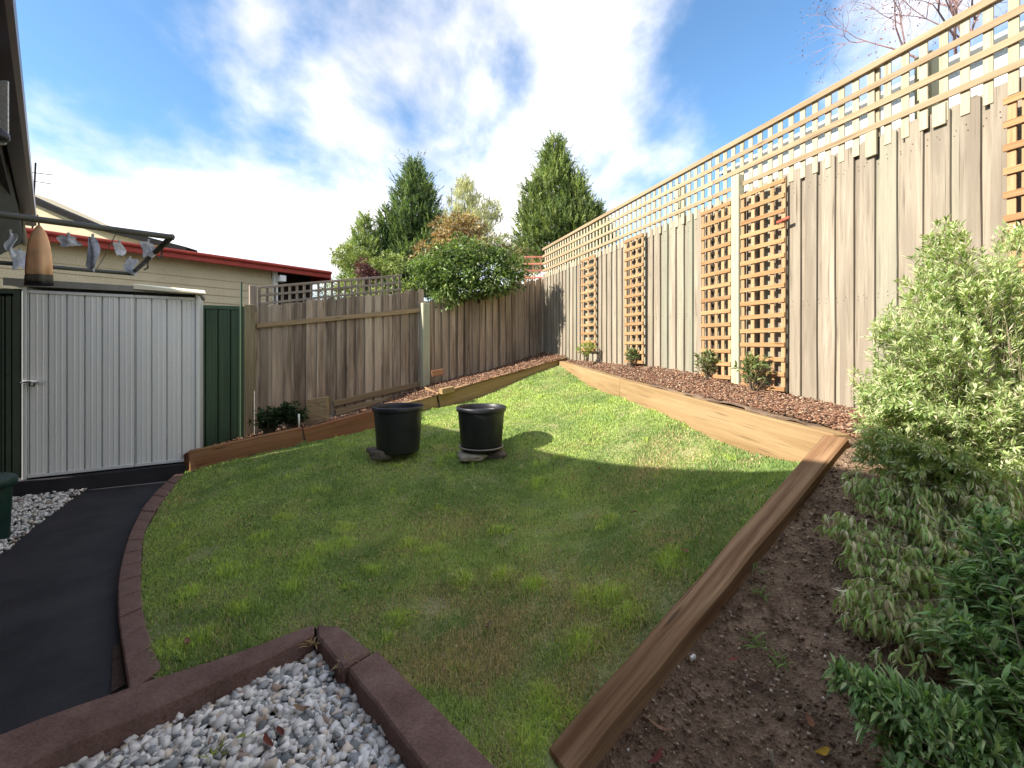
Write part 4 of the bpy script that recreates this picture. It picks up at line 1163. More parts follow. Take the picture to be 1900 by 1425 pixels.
# ------------------------------------------------------------------ clothesline
hl = .60
Bp = W(318, 440, 205/hl); Cp = W(245, 508, 137/hl); Bp.z = Cp.z = H+hl
ab = (W(0, 398, 247/hl)-Bp); ab.z = 0; ab.normalize()
A2 = Bp+ab*2.0; C2 = Cp+ab*2.0
M['frame_steel'] = metal('olive grey tube steel', (.10,.10,.082), .45, .4)
cl = thing('clothesline', 'fold down wall clothesline with dark steel frame above the shed', 'clothesline', Bp)
for nm, pts in (('frame_tube', [Bp, A2]), ('frame_tube', [Cp, C2]), ('frame_tube', [Bp, Cp])):
    m = MB(); d_ = (pts[1]-pts[0]).normalized()
    m.hexa([pts[0]+Vector((-.013,-.013,-.02)), pts[0]+Vector((.013,-.013,-.02)), pts[0]+Vector((.013,.013,-.02)), pts[0]+Vector((-.013,.013,-.02))],
           [pts[0]+Vector((-.013,-.013,.02)), pts[0]+Vector((.013,-.013,.02)), pts[0]+Vector((.013,.013,.02)), pts[0]+Vector((-.013,.013,.02))]) if False else m.tube([pts[0]-d_*.012, pts[1]+d_*.012], .0155, 8)
    m.build(nm, M['frame_steel'], cl, True)
mB = Bp+ab*1.9-Vector((0,0,.55)); m = MB(); m.tube([Bp.lerp(Cp,.0)+ab*.95, mB], .011, 6); m.build('brace', M['frame_steel'], cl)
mB = Cp+ab*1.75-Vector((0,0,.55)); m = MB(); m.tube([Cp+ab*.9, mB], .011, 6); m.build('brace', M['frame_steel'], cl)
M['line'] = rough_mat('line cord', (.35,.35,.33), (.5,.5,.47), 30)
for k in range(6):
    o_ = ab*(.22+.28*k); m = MB()
    p = Bp+o_; q = Cp+o_
    m.tube([p, (p+q)/2-Vector((0,0,.015)), q], .0022, 4, False); m.build('line', M['line'], cl)
for k, (f0, px) in enumerate([(.18, 0), (.5, 0)]):
    p = Bp.lerp(Cp, f0); m = MB(); m.tube([p, p-Vector((0,0,.06)), p-Vector((0,0,.075))+ab*.02], .006, 6); m.build('hook', M['frame_steel'], cl)
# pegged rags and sock hangers
M['rag'] = rough_mat('grey blue cloth', (.40,.42,.47), (.55,.57,.62), 20, rough=.95)
M['rag2'] = rough_mat('pale cloth', (.45,.46,.48), (.62,.62,.62), 20, rough=.95)
def rag(px, py, s, w, h, mat, label, seed):
    r = random.Random(seed); c = W(px, py, s); m = MB(); nx, nz = 6, 8; vs = []
    ax = r.uniform(0, 3)
    for side in (0, 1):
        for j in range(nz+1):
            for i in range(nx+1):
                u = i/nx-.5; v = j/nz
                ww = w*(1-.35*math.sin(v*2.2+seed))
                x = u*ww+.012*math.sin(6*v+seed); yy = .016*math.sin(9*u+3*v+seed)+side*.003
                vs.append(c+Vector((x*math.cos(ax)-yy*math.sin(ax), x*math.sin(ax)+yy*math.cos(ax), -v*h*(1+.15*math.sin(5*u+seed)))))
    fs = []; o2 = (nx+1)*(nz+1)
    for j in range(nz):
        for i in range(nx):
            a = j*(nx+1)+i; fs.append((a, a+1, a+nx+2, a+nx+1)); fs.append((o2+a, o2+a+nx+1, o2+a+nx+2, o2+a+1))
    m.add(vs, fs)
    o = m.build('hanging_cloth', mat, None, True)
    tag(o, label, 'cloth', 'small rags and socks pegged on the clothesline')
    m = MB(); m.tube([c+Vector((0,-.006,-.03)), c+Vector((0,-.002,.02))], .007, 5); m.build('peg', M['line'], o)
rag(173, 440, 290, .06, .20, M['rag'], 'long grey blue rag hanging lowest from the middle of the clothesline', 2)
rag(128, 438, 310, .07, .06, M['rag2'], 'small pale rag pegged just right of the orange peg bag', 3)
rag(222, 452, 280, .07, .08, M['rag2'], 'pale sock pegged between long grey rag and far frame corner', 5)
rag(242, 480, 240, .10, .11, M['rag'], 'bunched grey rag near the rear frame corner of clothesline', 7)
rag(276, 450, 300, .06, .09, M['rag2'], 'small pale rag nearest the outer frame corner of clothesline', 11)
rag(20, 432, 300, .05, .13, M['rag2'], 'pale rag pegged left of the orange peg bag near house', 13)
rag(38, 465, 260, .08, .13, M['rag'], 'grey rag hanging low just left of the orange peg bag', 17)
# orange peg bag
pb = thing('peg_bag', 'orange tapered peg bag with grey hem hanging from the clothesline', 'peg bag', W(72, 408, 392))
M['orange_cloth'] = rough_mat('orange canvas', (.98,.52,.26), (1.0,.66,.38), 9, rough=.95, bump=.25, bdist=.003, fine=14)
def bag(z0, z1, mat, name, prof):
    m = MB(); c = W(72, 418, 392); vs = []; n = 28
    for (zz, r) in prof:
        for k in range(n):
            a = 2*math.pi*k/n; rr = r*(1+.11*math.sin(6*a+1)*(zz/-.28)+.04*math.sin(13*a)*(zz/-.28))
            vs.append(c+Vector((rr*math.cos(a), rr*.55*math.sin(a), zz)))
    fs = [(i*n+k, i*n+(k+1) % n, (i+1)*n+(k+1) % n, (i+1)*n+k) for i in range(len(prof)-1) for k in range(n)]
    fs.append(tuple((len(prof)-1)*n+k for k in range(n)))
    m.add(vs, fs); return m.build(name, mat, pb, True)
bag(0, -.25, M['orange_cloth'], 'bag_cloth', [(0,.006),(-.012,.016),(-.04,.034),(-.08,.046),(-.13,.053),(-.19,.057),(-.235,.057)])
bag(0, -.27, rough_mat('olive grey hem', (.10,.095,.07), (.16,.15,.11), 20), 'hem', [(-.2352,.058),(-.255,.059),(-.268,.058)])
bag(0, -.28, M['black_plastic'], 'base', [(-.2682,.060),(-.285,.061),(-.288,.02)])
m = MB(); c = W(72, 418, 392); m.tube([c, c+Vector((-.004,0,.035)), c+Vector((-.006,0,.05))], .003, 6); m.build('hook', M['frame_steel'], pb)

# ------------------------------------------------------------------ pale building behind the right fence
M['pale_clad'] = rough_mat('pale grey cladding', (.50,.52,.52), (.60,.62,.61), 3, rough=.7, bump=.1)
bw = thing('neighbour_shed', 'pale grey neighbouring building seen through the lattice at upper right', 'building', RF(3.2, -1.6)+Vector((0, 0, 1)))
n_ = Vector((-1, RF_K, 0)).normalized()
def bp_(y, off, z): p = RF(y, off); return Vector((p.x, p.y, z))
def bbox(y0, y1, o0, o1, z0, z1, name, mat):
    m = MB(); m.hexa([bp_(y0,o0,z0), bp_(y1,o0,z0), bp_(y1,o1,z0), bp_(y0,o1,z0)], [bp_(y0,o0,z1), bp_(y1,o0,z1), bp_(y1,o1,z1), bp_(y0,o1,z1)])
    return m.build(name, mat, bw, bevel=.004)
bbox(1.0, 5.4, -1.0, -4.0, .5, H+2.20, 'wall', M['pale_clad'])
z = H+2.2
while z > H+1.0:
    m = MB(); m.hexa([bp_(1,-.965,z-.17), bp_(5.42,-.965,z-.17), bp_(5.42,-.998,z-.17), bp_(1,-.998,z-.17)], [bp_(1,-.985,z), bp_(5.42,-.985,z), bp_(5.42,-.998,z), bp_(1,-.998,z)])
    m.build('weatherboard', M['pale_clad'], bw); z -= .17
bbox(.9, 5.55, -.85, -4.0, H+2.205, H+2.24, 'roof', M['pale_clad'])
# window


# ------------------------------------------------------------------ foliage
def leaf_mesh_arrays(P, D, N, L, Wd, C, fine=True, droop=0.15):
    """P base, D direction (unit), N approx normal, L length, Wd width"""
    n = len(P)
    S = np.cross(D, N); S /= np.linalg.norm(S, axis=1, keepdims=True)+1e-9
    U = np.cross(S, D)
    L = L[:,None]; Wd = Wd[:,None]
    if fine:
        b = P; m1 = P+D*L*.33+U*L*.03; m2 = P+D*L*.68-U*L*droop*.3; tp = P+D*L-U*L*droop
        l1 = m1+S*Wd*.5+U*Wd*.18; r1 = m1-S*Wd*.5+U*Wd*.18; l2 = m2+S*Wd*.40+U*Wd*.15; r2 = m2-S*Wd*.40+U*Wd*.15
        V = np.stack([b, l1, r1, m1, l2, r2, m2, tp], 1)
        T = np.array([(0,1,3),(0,3,2),(4,7,6),(6,7,5)]); Qd = np.array([(1,4,6,3),(3,6,5,2)]); k = 8
    else:
        md = P+D*L*.5
        V = np.stack([P, md+S*Wd*.5+U*Wd*.12, md-S*Wd*.5+U*Wd*.12, P+D*L-U*L*droop], 1)
        T = np.array([(0,1,2),(1,3,2)]); Qd = None; k = 4
    off = np.arange(n)[:,None,None]*k
    Fs = [(off+T[None]).reshape(-1, 3)]
    if Qd is not None: Fs.append((off+Qd[None]).reshape(-1, 4))
    return V.reshape(-1, 3), Fs, np.repeat(C[:,None], k, 1).reshape(-1, 3)

def unit(a): return a/(np.linalg.norm(a, axis=-1, keepdims=True)+1e-9)
M['leaf'] = tint_mat('leaf', .28, .5, .35)
M['leaf_dry'] = tint_mat('dry leaf', .2, .8, .15)
M['stem'] = rough_mat('brown stem', (.10,.075,.05), (.20,.155,.105), 20)
M['pale_stem'] = rough_mat('pale stem', (.22,.175,.12), (.36,.30,.215), 20)
M['bark_dark'] = rough_mat('dark bark', (.05,.038,.028), (.10,.08,.06), 12)

def colors_pick(cols, w, n, r, var=.25):
    cols = np.array(cols, float); w = np.array(w, float)/sum(w)
    return cols[r.choice(len(cols), n, p=w)]*r.uniform(1-var, 1+var, (n, 1))

def shrub(name, label, base, blobs, nst, nleaf, L, Wr, cols, w, seed, up=.5, droop=.15, group=None, part='foliage', stem_r=.004, stemmat=None, whorl=True, leafmat='leaf', base_r=.12, fine=True, extra=None, cat='shrub', nodes=0):
    r = np.random.default_rng(seed)
    t = thing(name, label, cat, base, group)
    tips = []
    ws = np.array([b[4] for b in blobs], float); ws /= ws.sum()
    for i in range(nst):
        b = blobs[r.choice(len(blobs), p=ws)]
        d = unit(r.normal(size=3)); d[2] = d[2] if d[2] > -.3 else -d[2]
        rad = r.random()**.4
        tips.append(np.array(b[0])+d*np.array(b[1:4])*rad)
    tips = np.array(tips); base = np.array(base)
    sm = MB()
    LP = []; LD = []; 
    for tp in tips:
        b0 = base+np.array([r.uniform(-1,1)*base_r, r.uniform(-1,1)*base_r, 0]); b0[2] = base[2]-.02
        v = tp-b0
        ctrl = b0+v*.45+np.array([r.normal()*.04, r.normal()*.04, abs(v[2])*.25])
        ts = np.linspace(0, 1, 7)
        pts = [(1-a)**2*b0+2*a*(1-a)*ctrl+a*a*tp for a in ts]
        sm.tube([Vector(p) for p in pts], [stem_r*(1.2-.9*a) for a in ts], 4, False)
        k = nleaf
        a = 1-(r.random(k)**1.25)*.72
        if nodes: a = np.clip(np.round(a*nodes)/nodes+r.uniform(-.012, .012, k), .1, 1)
        a[:max(3, k//5)] = r.uniform(.96, 1, max(3, k//5))
        pos = ((1-a)**2)[:,None]*b0+(2*a*(1-a))[:,None]*ctrl+(a*a)[:,None]*tp
        tang = unit(2*(1-a)[:,None]*(ctrl-b0)+2*a[:,None]*(tp-ctrl))
        rd = r.normal(size=(k, 3)); rd -= (rd*tang).sum(1, keepdims=True)*tang; rd = unit(rd)
        LP.append(pos+rd*.003); LD.append(unit(tang*up+rd*.8+np.array([0, 0, .1 if droop < .4 else -1.1])))
    P = np.concatenate(LP); D = np.concatenate(LD); n = len(P)
    N = unit(np.array([0, 0, 1.0])+r.normal(size=(n, 3))*.45)
    C = colors_pick(cols, w, n, r)
    if extra is not None: C = extra(P, C, r)
    V, Fs, CC = leaf_mesh_arrays(P, D, N, r.uniform(*L, n), r.uniform(*Wr, n), C, fine, droop)
    V = V-np.array(base)
    o = mobj(part, np_mesh(part, V, Fs, CC), M[leafmat], t, base)
    if sm.v: sm.build('stems', stemmat or M['stem'], t)
    return t

# big right-hand shrubs
def dz(px, py, s): return tuple(W(px, py, s))
zA = zs(2.15, 2.1)
shrub('garden_bush', 'tallest grey green bush against the pale fence at right', (2.15, 2.1, zA),
    [(dz(1760,600,400), .26, .22, .38, 3.5), (dz(1700,690,430), .25, .2, .30, 2.2), (dz(1860,620,390), .22, .25, .34, 2.2), (dz(1780,800,430), .32, .25, .25, 2.5), (dz(1750,470,400), .07,.10,.16, .7),
     (dz(1632,620,420), .05,.08,.08, .2), (dz(1880,800,430), .3, .2, .3, 1.6), (dz(1860,520,400), .10,.1,.15,.5), (dz(1880,455,390), .06,.08,.12,.25), (dz(1680,800,450), .18,.2,.22,1.8), (dz(1640,750,430), .10,.1,.18,.9), (dz(1640,850,440), .10,.1,.12,.7), (dz(1700,880,450), .2,.2,.16,1.4), (dz(1830,900,450), .25,.2,.18,1.4)], 1350, 76, (.018,.044), (.004,.009),
    [(.47,.54,.25),(.34,.45,.17),(.62,.64,.41),(.23,.33,.13),(.66,.60,.44)], [4,4,2.5,2.4,1.2], 31, up=.75, droop=.12, fine=False, base_r=.14, stem_r=.0024, nodes=16, stemmat=M['pale_stem'])
zB = zs(1.75, 1.8)
shrub('wilted_bush', 'wilted pale bush with drooping khaki leaves in the middle right foreground', (1.78, 1.74, zB-.03),
    [(dz(1660,930,450), .15, .16, .14, 2.2), (dz(1770,900,440), .20, .18, .14, 2.4), (dz(1640,1060,490), .15, .16, .15, 2.4), (dz(1760,1040,490), .20, .18, .18, 2.6), (dz(1880,890,430), .18,.18,.18, 1.8),
     (dz(1560,985,460), .05,.10,.08, .6), (dz(1690,1185,560), .15, .14,.10, 1.8), (dz(1600,1130,530), .08,.10,.10,1.0), (dz(1830,960,470), .2,.18,.20,2.6), (dz(1740,860,430), .2,.18,.14,2.0), (dz(1600,900,430), .08,.1,.07,.5)], 620, 46, (.022,.052), (.006,.012),
    [(.60,.57,.33),(.46,.54,.22),(.72,.66,.46),(.42,.60,.22),(.34,.28,.17)], [3.5,3.5,2.2,5,1.2], 32, up=.35, droop=.5, base_r=.14, stem_r=.0028, leafmat='leaf_dry', fine=True, stemmat=M['pale_stem'], nodes=12)
zC = zs(1.3, 1.05)
shrub('green_bush', 'dark green leafy bush at the bottom right picture corner', (1.5, 1.08, zC-.08),
    [(dz(1680,1330,680), .14, .12, .08, 2.6), (dz(1780,1380,700), .14,.12,.10, 2.6), (dz(1860,1130,620), .12,.14,.16, 3.0), (dz(1600,1290,660), .06,.08,.05,.9), (dz(1860,1290,680), .12,.12,.12,2.2),
     (dz(1720,1430,720), .14,.10,.08, 1.6), (dz(1860,1010,590), .10,.1,.10, 1.6), (dz(1790,1200,640), .10,.1,.10, 1.4), (dz(1560,1265,650), .04,.04,.03,.3)], 420, 44, (.026,.056), (.006,.012),
    [(.23,.38,.14),(.17,.29,.11),(.33,.46,.19),(.47,.56,.29),(.10,.17,.065)], [4,3,3,1.4,2], 33, up=.42, droop=.22, base_r=.16, stem_r=.0035, fine=True, nodes=11, stemmat=M['pale_stem'])
# little low sprig in front of the green bush
# small plants along the fence
def small(px, py, s, rad, hgt, label, cols, w, seed, nst=16, nl=14, L=(.035,.07), Wd=(.012,.022)):
    b = W(px, py, s); z = zs(b.x, b.y); 
    shrub('young_shrub', label, (b.x, b.y, b.z), [((b.x, b.y, b.z+hgt*.6), rad, rad, hgt*.45, 1)], nst, nl, L, Wd, cols, w, seed, up=.6, base_r=.02,
          group='young shrubs planted along the pale fence', stem_r=.003)
small(1088, 668, 122, .15, .26, 'young yellow green shrub farthest along the pale fence', [(.30,.34,.07),(.20,.27,.06)], [2,1], 41)
small(1172, 678, 142, .11, .22, 'young dark green shrub second farthest along the pale fence', [(.09,.14,.05),(.14,.19,.07)], [1,1], 42, 14)
small(1312, 705, 182, .13, .30, 'young olive shrub left of the two largest orange lattice panels', [(.16,.19,.07),(.24,.25,.12),(.10,.14,.05)], [1,1,1], 43, 20)
small(1398, 728, 212, .14, .35, 'young shrub in front of the pale post between orange panels', [(.14,.19,.06),(.24,.27,.10),(.10,.14,.05)], [1,1,1], 44, 22)
small(1556, 870, 345, .05, .13, 'tiny grey green seedling at the corner of the two sleepers', [(.14,.18,.09)], [1], 46, 7, 8, (.025,.045), (.008,.012))
# dark plants in the shaded bed
for i, (px, py, lab) in enumerate([(500, 805, 'dark ground hugging plant next to the mossy fence post'), (540, 795, 'dark leafy plant beside the short white stake')]):
    b = W(px, py, 143)
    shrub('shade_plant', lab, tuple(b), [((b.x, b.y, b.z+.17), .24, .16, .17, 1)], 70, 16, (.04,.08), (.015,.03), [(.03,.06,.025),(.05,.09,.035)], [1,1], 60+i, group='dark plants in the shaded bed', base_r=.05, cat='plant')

# shrub overhanging the far fence
def crown_leaves(name, label, blobs, n, L, Wd, cols, w, seed, trunk=None, cat='tree', group=None, dirf=None, fine=False, droop=.15, clumps=None, leafmat='leaf', shell=.45, lobes=None):
    r = np.random.default_rng(seed)
    ws = np.array([b[4] for b in blobs], float); ws /= ws.sum()
    idx = r.choice(len(blobs), n, p=ws)
    B = np.array([list(b[0])+list(b[1:4]) for b in blobs])
    nc = clumps or 90
    cd = unit(r.normal(size=(len(blobs), nc, 3))); cr_ = r.uniform(shell, 1.0, (len(blobs), nc, 1)); cp = cd*cr_
    k = r.integers(0, nc, n); loc = cp[idx, k]+r.normal(size=(n, 3))*.105
    P = B[idx,:3]+loc*B[idx,3:]
    D = unit(loc+r.normal(size=(n, 3))*.6) if dirf is None else dirf(loc, r)
    N = unit(np.array([0, 0, 1.0])+r.normal(size=(n, 3))*.6)
    C = colors_pick(cols, w, n, r); tone = r.uniform(.55, 1.5, (len(blobs), nc))
    C = C*tone[idx, k][:,None]
    V, Fs, CC = leaf_mesh_arrays(P, D, N, r.uniform(*L, n), r.uniform(*Wd, n), C, fine, droop)
    base = Vector(trunk[0])
    t = thing(name, label, cat, base, group)
    mobj('crown', np_mesh('crown', V-np.array(base), Fs, CC), M[leafmat], t, base)
    m = MB(); m.tube([Vector(p) for p in trunk], [.09*(1-.75*i/(len(trunk)-1)) for i in range(len(trunk))], 8)
    rr = random.Random(seed)
    for q in range(7):
        b = blobs[rr.randrange(len(blobs))]
        s0 = Vector(trunk[-1]).lerp(Vector(trunk[0]), rr.uniform(0, .35)); e = Vector(b[0])+Vector((rr.uniform(-.6,.6)*b[1], rr.uniform(-.6,.6)*b[2], rr.uniform(-.2,.6)*b[3]))
        m.tube([s0, s0.lerp(e, .5)+Vector((0,0,-.05)), e], [.03,.02,.008], 5)
    m.build('trunk', M['bark_dark'], t)
    return t
s_ = 103
crown_leaves('overhanging_shrub', 'glossy dark green shrub spilling over the top of the back fence', 
    [(dz(840,500,s_), .66, .55, .42, 3), (dz(905,505,s_), .62, .5, .42, 2.4), (dz(805,508,s_), .36, .45, .34, 1.4), (dz(870,470,s_), .75,.5,.30,1.6), (dz(860,535,104), .5,.4,.20,.9), (dz(935,520,104), .35,.35,.28,.8), (dz(828,548,106), .28,.3,.22,.7), (dz(955,495,103), .25,.3,.22,.4), (dz(775,495,102), .18,.3,.16,.3)],
    13000, (.05,.10), (.022,.04), [(.09,.15,.035),(.14,.21,.055),(.22,.28,.10),(.055,.09,.03),(.30,.32,.14)], [4,4,2,2,.8], 71,
    trunk=[W(870,700,97), W(868,600,97), W(865,540,98)], cat='shrub', clumps=110)
crown_leaves('copper_shrub', 'copper brown leaved shrub rising behind the glossy green one',
    [(dz(850,425,92), .55, .4, .28, 3), (dz(840,445,92), .5,.4,.25,2), (dz(880,455,92), .6,.4,.25,1.5), (dz(790,470,92), .3,.3,.22,.5)], 6500, (.05,.10), (.018,.032),
    [(.30,.18,.085),(.42,.30,.16),(.19,.105,.05),(.25,.25,.11),(.48,.42,.29)], [4,3,2,1.6,1], 72, trunk=[W(845,650,88), W(845,540,88), W(850,470,88)], cat='shrub', clumps=80)
def updir(loc, r): 
    return unit(np.stack([loc[:,0]*.5, loc[:,1]*.5, np.full(len(loc), 1.1)], 1)+r.normal(size=(len(loc), 3))*.35)
crown_leaves('pale_tree', 'pale straw green feathery tree between the two dark conifers',
    [(dz(862,375,70), .45,.4,.55,2), (dz(885,415,70), .62,.5,.55,2.2), (dz(905,450,70), .65,.5,.4,1.6), (dz(850,420,70), .5,.4,.45,1.6), (dz(862,345,70), .20,.2,.25,.5), (dz(912,395,70), .3,.3,.35,.7)], 9500, (.08,.16), (.012,.024),
    [(.48,.45,.30),(.37,.38,.20),(.55,.51,.39),(.27,.31,.14)], [3,3,2,1.5], 73, trunk=[W(875,650,66), W(872,500,67), W(865,400,68)], dirf=updir, clumps=90)

# conifers
def conifer(label, px, top, bot, s, wpx, seed, cols, w, n=2600, lean=0.0, leaders=(), narrow=1.0, per=16, sz=1.0):
    r = np.random.default_rng(seed)
    zt = H+(HY-top)/s; zb_ = H+(HY-bot)/s; x0 = (px-CX)/s; y0 = F/s; R_ = wpx/2/s; Ht = zt-zb_
    u = r.random(n)**.62                        # 0 = top, 1 = bottom
    ang = r.uniform(0, 2*np.pi, n)
    prof = (u**.80)*(1-.12*u**6)
    nl = 13; lob_a = r.uniform(0, 2*np.pi, (nl, 12)); li = (u*11.99).astype(int)
    lob = np.zeros(n)
    for q in range(nl): lob = np.maximum(lob, np.cos(ang-lob_a[q, li])**12*(np.cos(ang-lob_a[q, li]) > 0)*(.6+.4*((q*7) % 5)/4))
    rad = R_*prof*(.58+.50*lob)*(r.random(n)**.32)
    P = np.stack([x0+np.cos(ang)*rad+lean*u, y0+np.sin(ang)*rad, zt-u*Ht+(lob-.5)*.1], 1)
    for (lx_, lt, lw_, ln_) in leaders:
        k = r.random(ln_)**.7; a2 = r.uniform(0, 6.28, ln_); zt2 = H+(HY-lt)/s; rr_ = lw_/2/s*(k**.8)*(r.random(ln_)**.4)
        P = np.concatenate([P, np.stack([(lx_-CX)/s+np.cos(a2)*rr_, y0-.25+np.sin(a2)*rr_, zt2-k*(zt2-zb_)*.75], 1)]); ang = np.concatenate([ang, a2])
    m_ = len(P)
    out = np.stack([np.cos(ang), np.sin(ang), np.zeros(m_)], 1)
    spray = unit(out*.62+np.array([0, 0, .85])+r.normal(size=(m_, 3))*.22)
    slen = r.uniform(.22, .42, m_)*sz
    far = r.random(m_) < .07
    slen = np.where(far, slen*1.7, slen)
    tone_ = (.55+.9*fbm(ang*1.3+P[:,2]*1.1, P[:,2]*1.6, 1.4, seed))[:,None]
    j = np.tile(np.arange(per), m_); i = np.repeat(np.arange(m_), per); f_ = (j+.5)/per
    side = np.cross(spray, unit(r.normal(size=(m_, 3)))); side = unit(side)
    sgn = np.where(j % 2, 1., -1.)
    LP = P[i]+spray[i]*(f_*slen[i])[:,None]
    LD = unit(spray[i]*.9+side[i]*(sgn*.7*(1-f_*.6))[:,None]+r.normal(size=(len(i), 3))*.18)
    Ln = (.07+.07*(1-f_))*sz*r.uniform(.8, 1.2, len(i))
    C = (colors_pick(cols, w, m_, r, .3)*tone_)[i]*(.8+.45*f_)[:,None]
    N = unit(r.normal(size=(len(i), 3)))
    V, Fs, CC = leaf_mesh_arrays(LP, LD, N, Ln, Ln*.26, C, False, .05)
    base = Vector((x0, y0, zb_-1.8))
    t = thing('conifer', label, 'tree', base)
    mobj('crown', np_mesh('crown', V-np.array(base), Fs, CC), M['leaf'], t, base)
    m = MB(); m.tube([base, Vector((x0, y0, zb_)), Vector((x0, y0, zt-.1*Ht)), Vector((x0, y0, zt+.02*Ht))], [.16, .12, .03, .008], 8)
    for q in range(26):
        uu = r.uniform(.12, .95); a = r.uniform(0, 6.28); rr_ = R_*uu*.75
        p = Vector((x0, y0, zt-uu*Ht-.2)); m.tube([p, p+Vector((math.cos(a)*rr_*.5, math.sin(a)*rr_*.5, .1)), p+Vector((math.cos(a)*rr_, math.sin(a)*rr_, .4))], [.03, .02, .006], 4)
    m.build('trunk', M['bark_dark'], t)
    return t
gc = [(.085,.135,.055),(.14,.195,.07),(.20,.25,.095),(.05,.08,.035)]
conifer('dark conical conifer left of the pale feathery tree', 768, 306, 560, 62, 165, 81, gc, [4,4,2,2], 3300, leaders=((722, 395, 70, 500), (802, 365, 62, 350), (795, 325, 30, 120), (745, 345, 30, 120)))
conifer('taller bright green conifer just left of the tall pale fence', 1030, 262, 500, 58, 175, 82, [(.12,.17,.055),(.19,.24,.075),(.27,.31,.11),(.06,.085,.035)], [4,4,2.5,1.5], 3600, leaders=((1068, 330, 95, 600), (1100, 385, 80, 450), (985, 345, 70, 350), (1024, 232, 10, 26)))
conifer('short yellow green conifer at the left end of the trees', 676, 405, 560, 66, 105, 83, [(.22,.28,.09),(.16,.22,.07),(.30,.33,.12)], [3,3,2], 1000, sz=.8)
crown_leaves('garden_tree', 'low yellow green bush behind the lattice at the red roof end',
    [(dz(640,475,78), .38,.35,.28,2), (dz(665,490,78), .45,.35,.25,2), (dz(700,500,78), .45,.35,.25,1.5), (dz(730,490,78), .4,.3,.3,1.2), (dz(650,545,80), .6,.3,.4,1.6), (dz(730,545,84), .6,.3,.4,1.6), (dz(612,560,80), .35,.3,.45,1.2), (dz(690,570,80), .7,.3,.4,1.2)], 9000, (.05,.1), (.016,.03), [(.28,.33,.10),(.18,.24,.07),(.34,.36,.14)], [3,3,2], 84, trunk=[W(665,640,76), W(665,560,76), W(665,500,77)], cat='bush')
crown_leaves('plum_shrub', 'small dark plum coloured shrub among the green behind the grey lattice',
    [(dz(675,500,84), .18,.2,.22,1), (dz(690,512,84), .15,.2,.14,1)], 1500, (.04,.08), (.016,.03), [(.10,.035,.045),(.15,.06,.07)], [1,1], 85, trunk=[W(678,640,83), W(678,560,83), W(677,510,83)], cat='shrub')
crown_leaves('garden_tree', 'bronze green bush filling the gap at the foot of tallest conifer',
    [(dz(960,480,70), .45,.4,.32,2), (dz(985,495,72), .35,.3,.2,1), (dz(935,470,70), .3,.3,.25,1), (dz(1060,485,66), .7,.3,.25,1), (dz(985,540,74), .6,.3,.5,1.6)], 5200, (.06,.11), (.018,.032), [(.26,.22,.10),(.18,.21,.07),(.32,.22,.14)], [3,3,1.5], 86, trunk=[W(965,640,70), W(965,560,70), W(962,510,70)], cat='bush')

# bare tree at the top right
bt = thing('bare_tree', 'leafless twiggy tree reaching in above the lattice at top right', 'tree', (8.4, 8.6, .5))
tm = MB(); rb = random.Random(9); lvs = []
def grow(p, d, L, r_, depth):
    pts = [p]; q = p.copy(); dd_ = d.copy()
    for i in range(3):
        dd_ = (dd_+Vector((rb.gauss(0,.16), rb.gauss(0,.16), rb.gauss(0,.12)-(.05 if depth > 2 else 0)))).normalized(); q = q+dd_*L/3; pts.append(q.copy())
    tm.tube(pts, [r_, r_*.85, r_*.7, r_*.55], 5 if depth < 3 else 3, False)
    if depth >= 6: lvs.append(q); return
    for k in range(3 if depth < 5 else 2):
        nd = (dd_+Vector((rb.gauss(0,.55), rb.gauss(0,.55), rb.gauss(0,.38)))).normalized()
        grow(pts[rb.choice((2,3,3))], nd, L*rb.uniform(.62,.85), r_*.55, depth+1)
tp = Vector((8.5, 8.6, 6.4)); tm.tube([Vector((8.4,8.6,.5)), Vector((8.2,8.5,3)), tp], [.14,.11,.06], 8)
for q in range(5):
    grow(tp, Vector((rb.uniform(-.9,.25), rb.uniform(-.5,.4), rb.uniform(.25,1))).normalized(), rb.uniform(1.1,1.5), .034, 1)
tm.build('branches', rough_mat('purple brown twig', (.22,.13,.12), (.34,.22,.20), 12), bt)
r = np.random.default_rng(5); P = np.array([list(v) for v in lvs]); P = P[r.integers(0, len(P), 900)]+r.normal(size=(900,3))*.07
V, Fs, CC = leaf_mesh_arrays(P, unit(r.normal(size=P.shape)), unit(r.normal(size=P.shape)), r.uniform(.03,.06,900), r.uniform(.02,.03,900), colors_pick([(.24,.10,.08),(.30,.18,.12),(.15,.06,.08)],[1,1,1],900,r), False)
mobj('leaves', np_mesh('leaves', V-np.array([8.4,8.6,.5]), Fs, CC), M['leaf_dry'], bt, (8.4,8.6,.5))

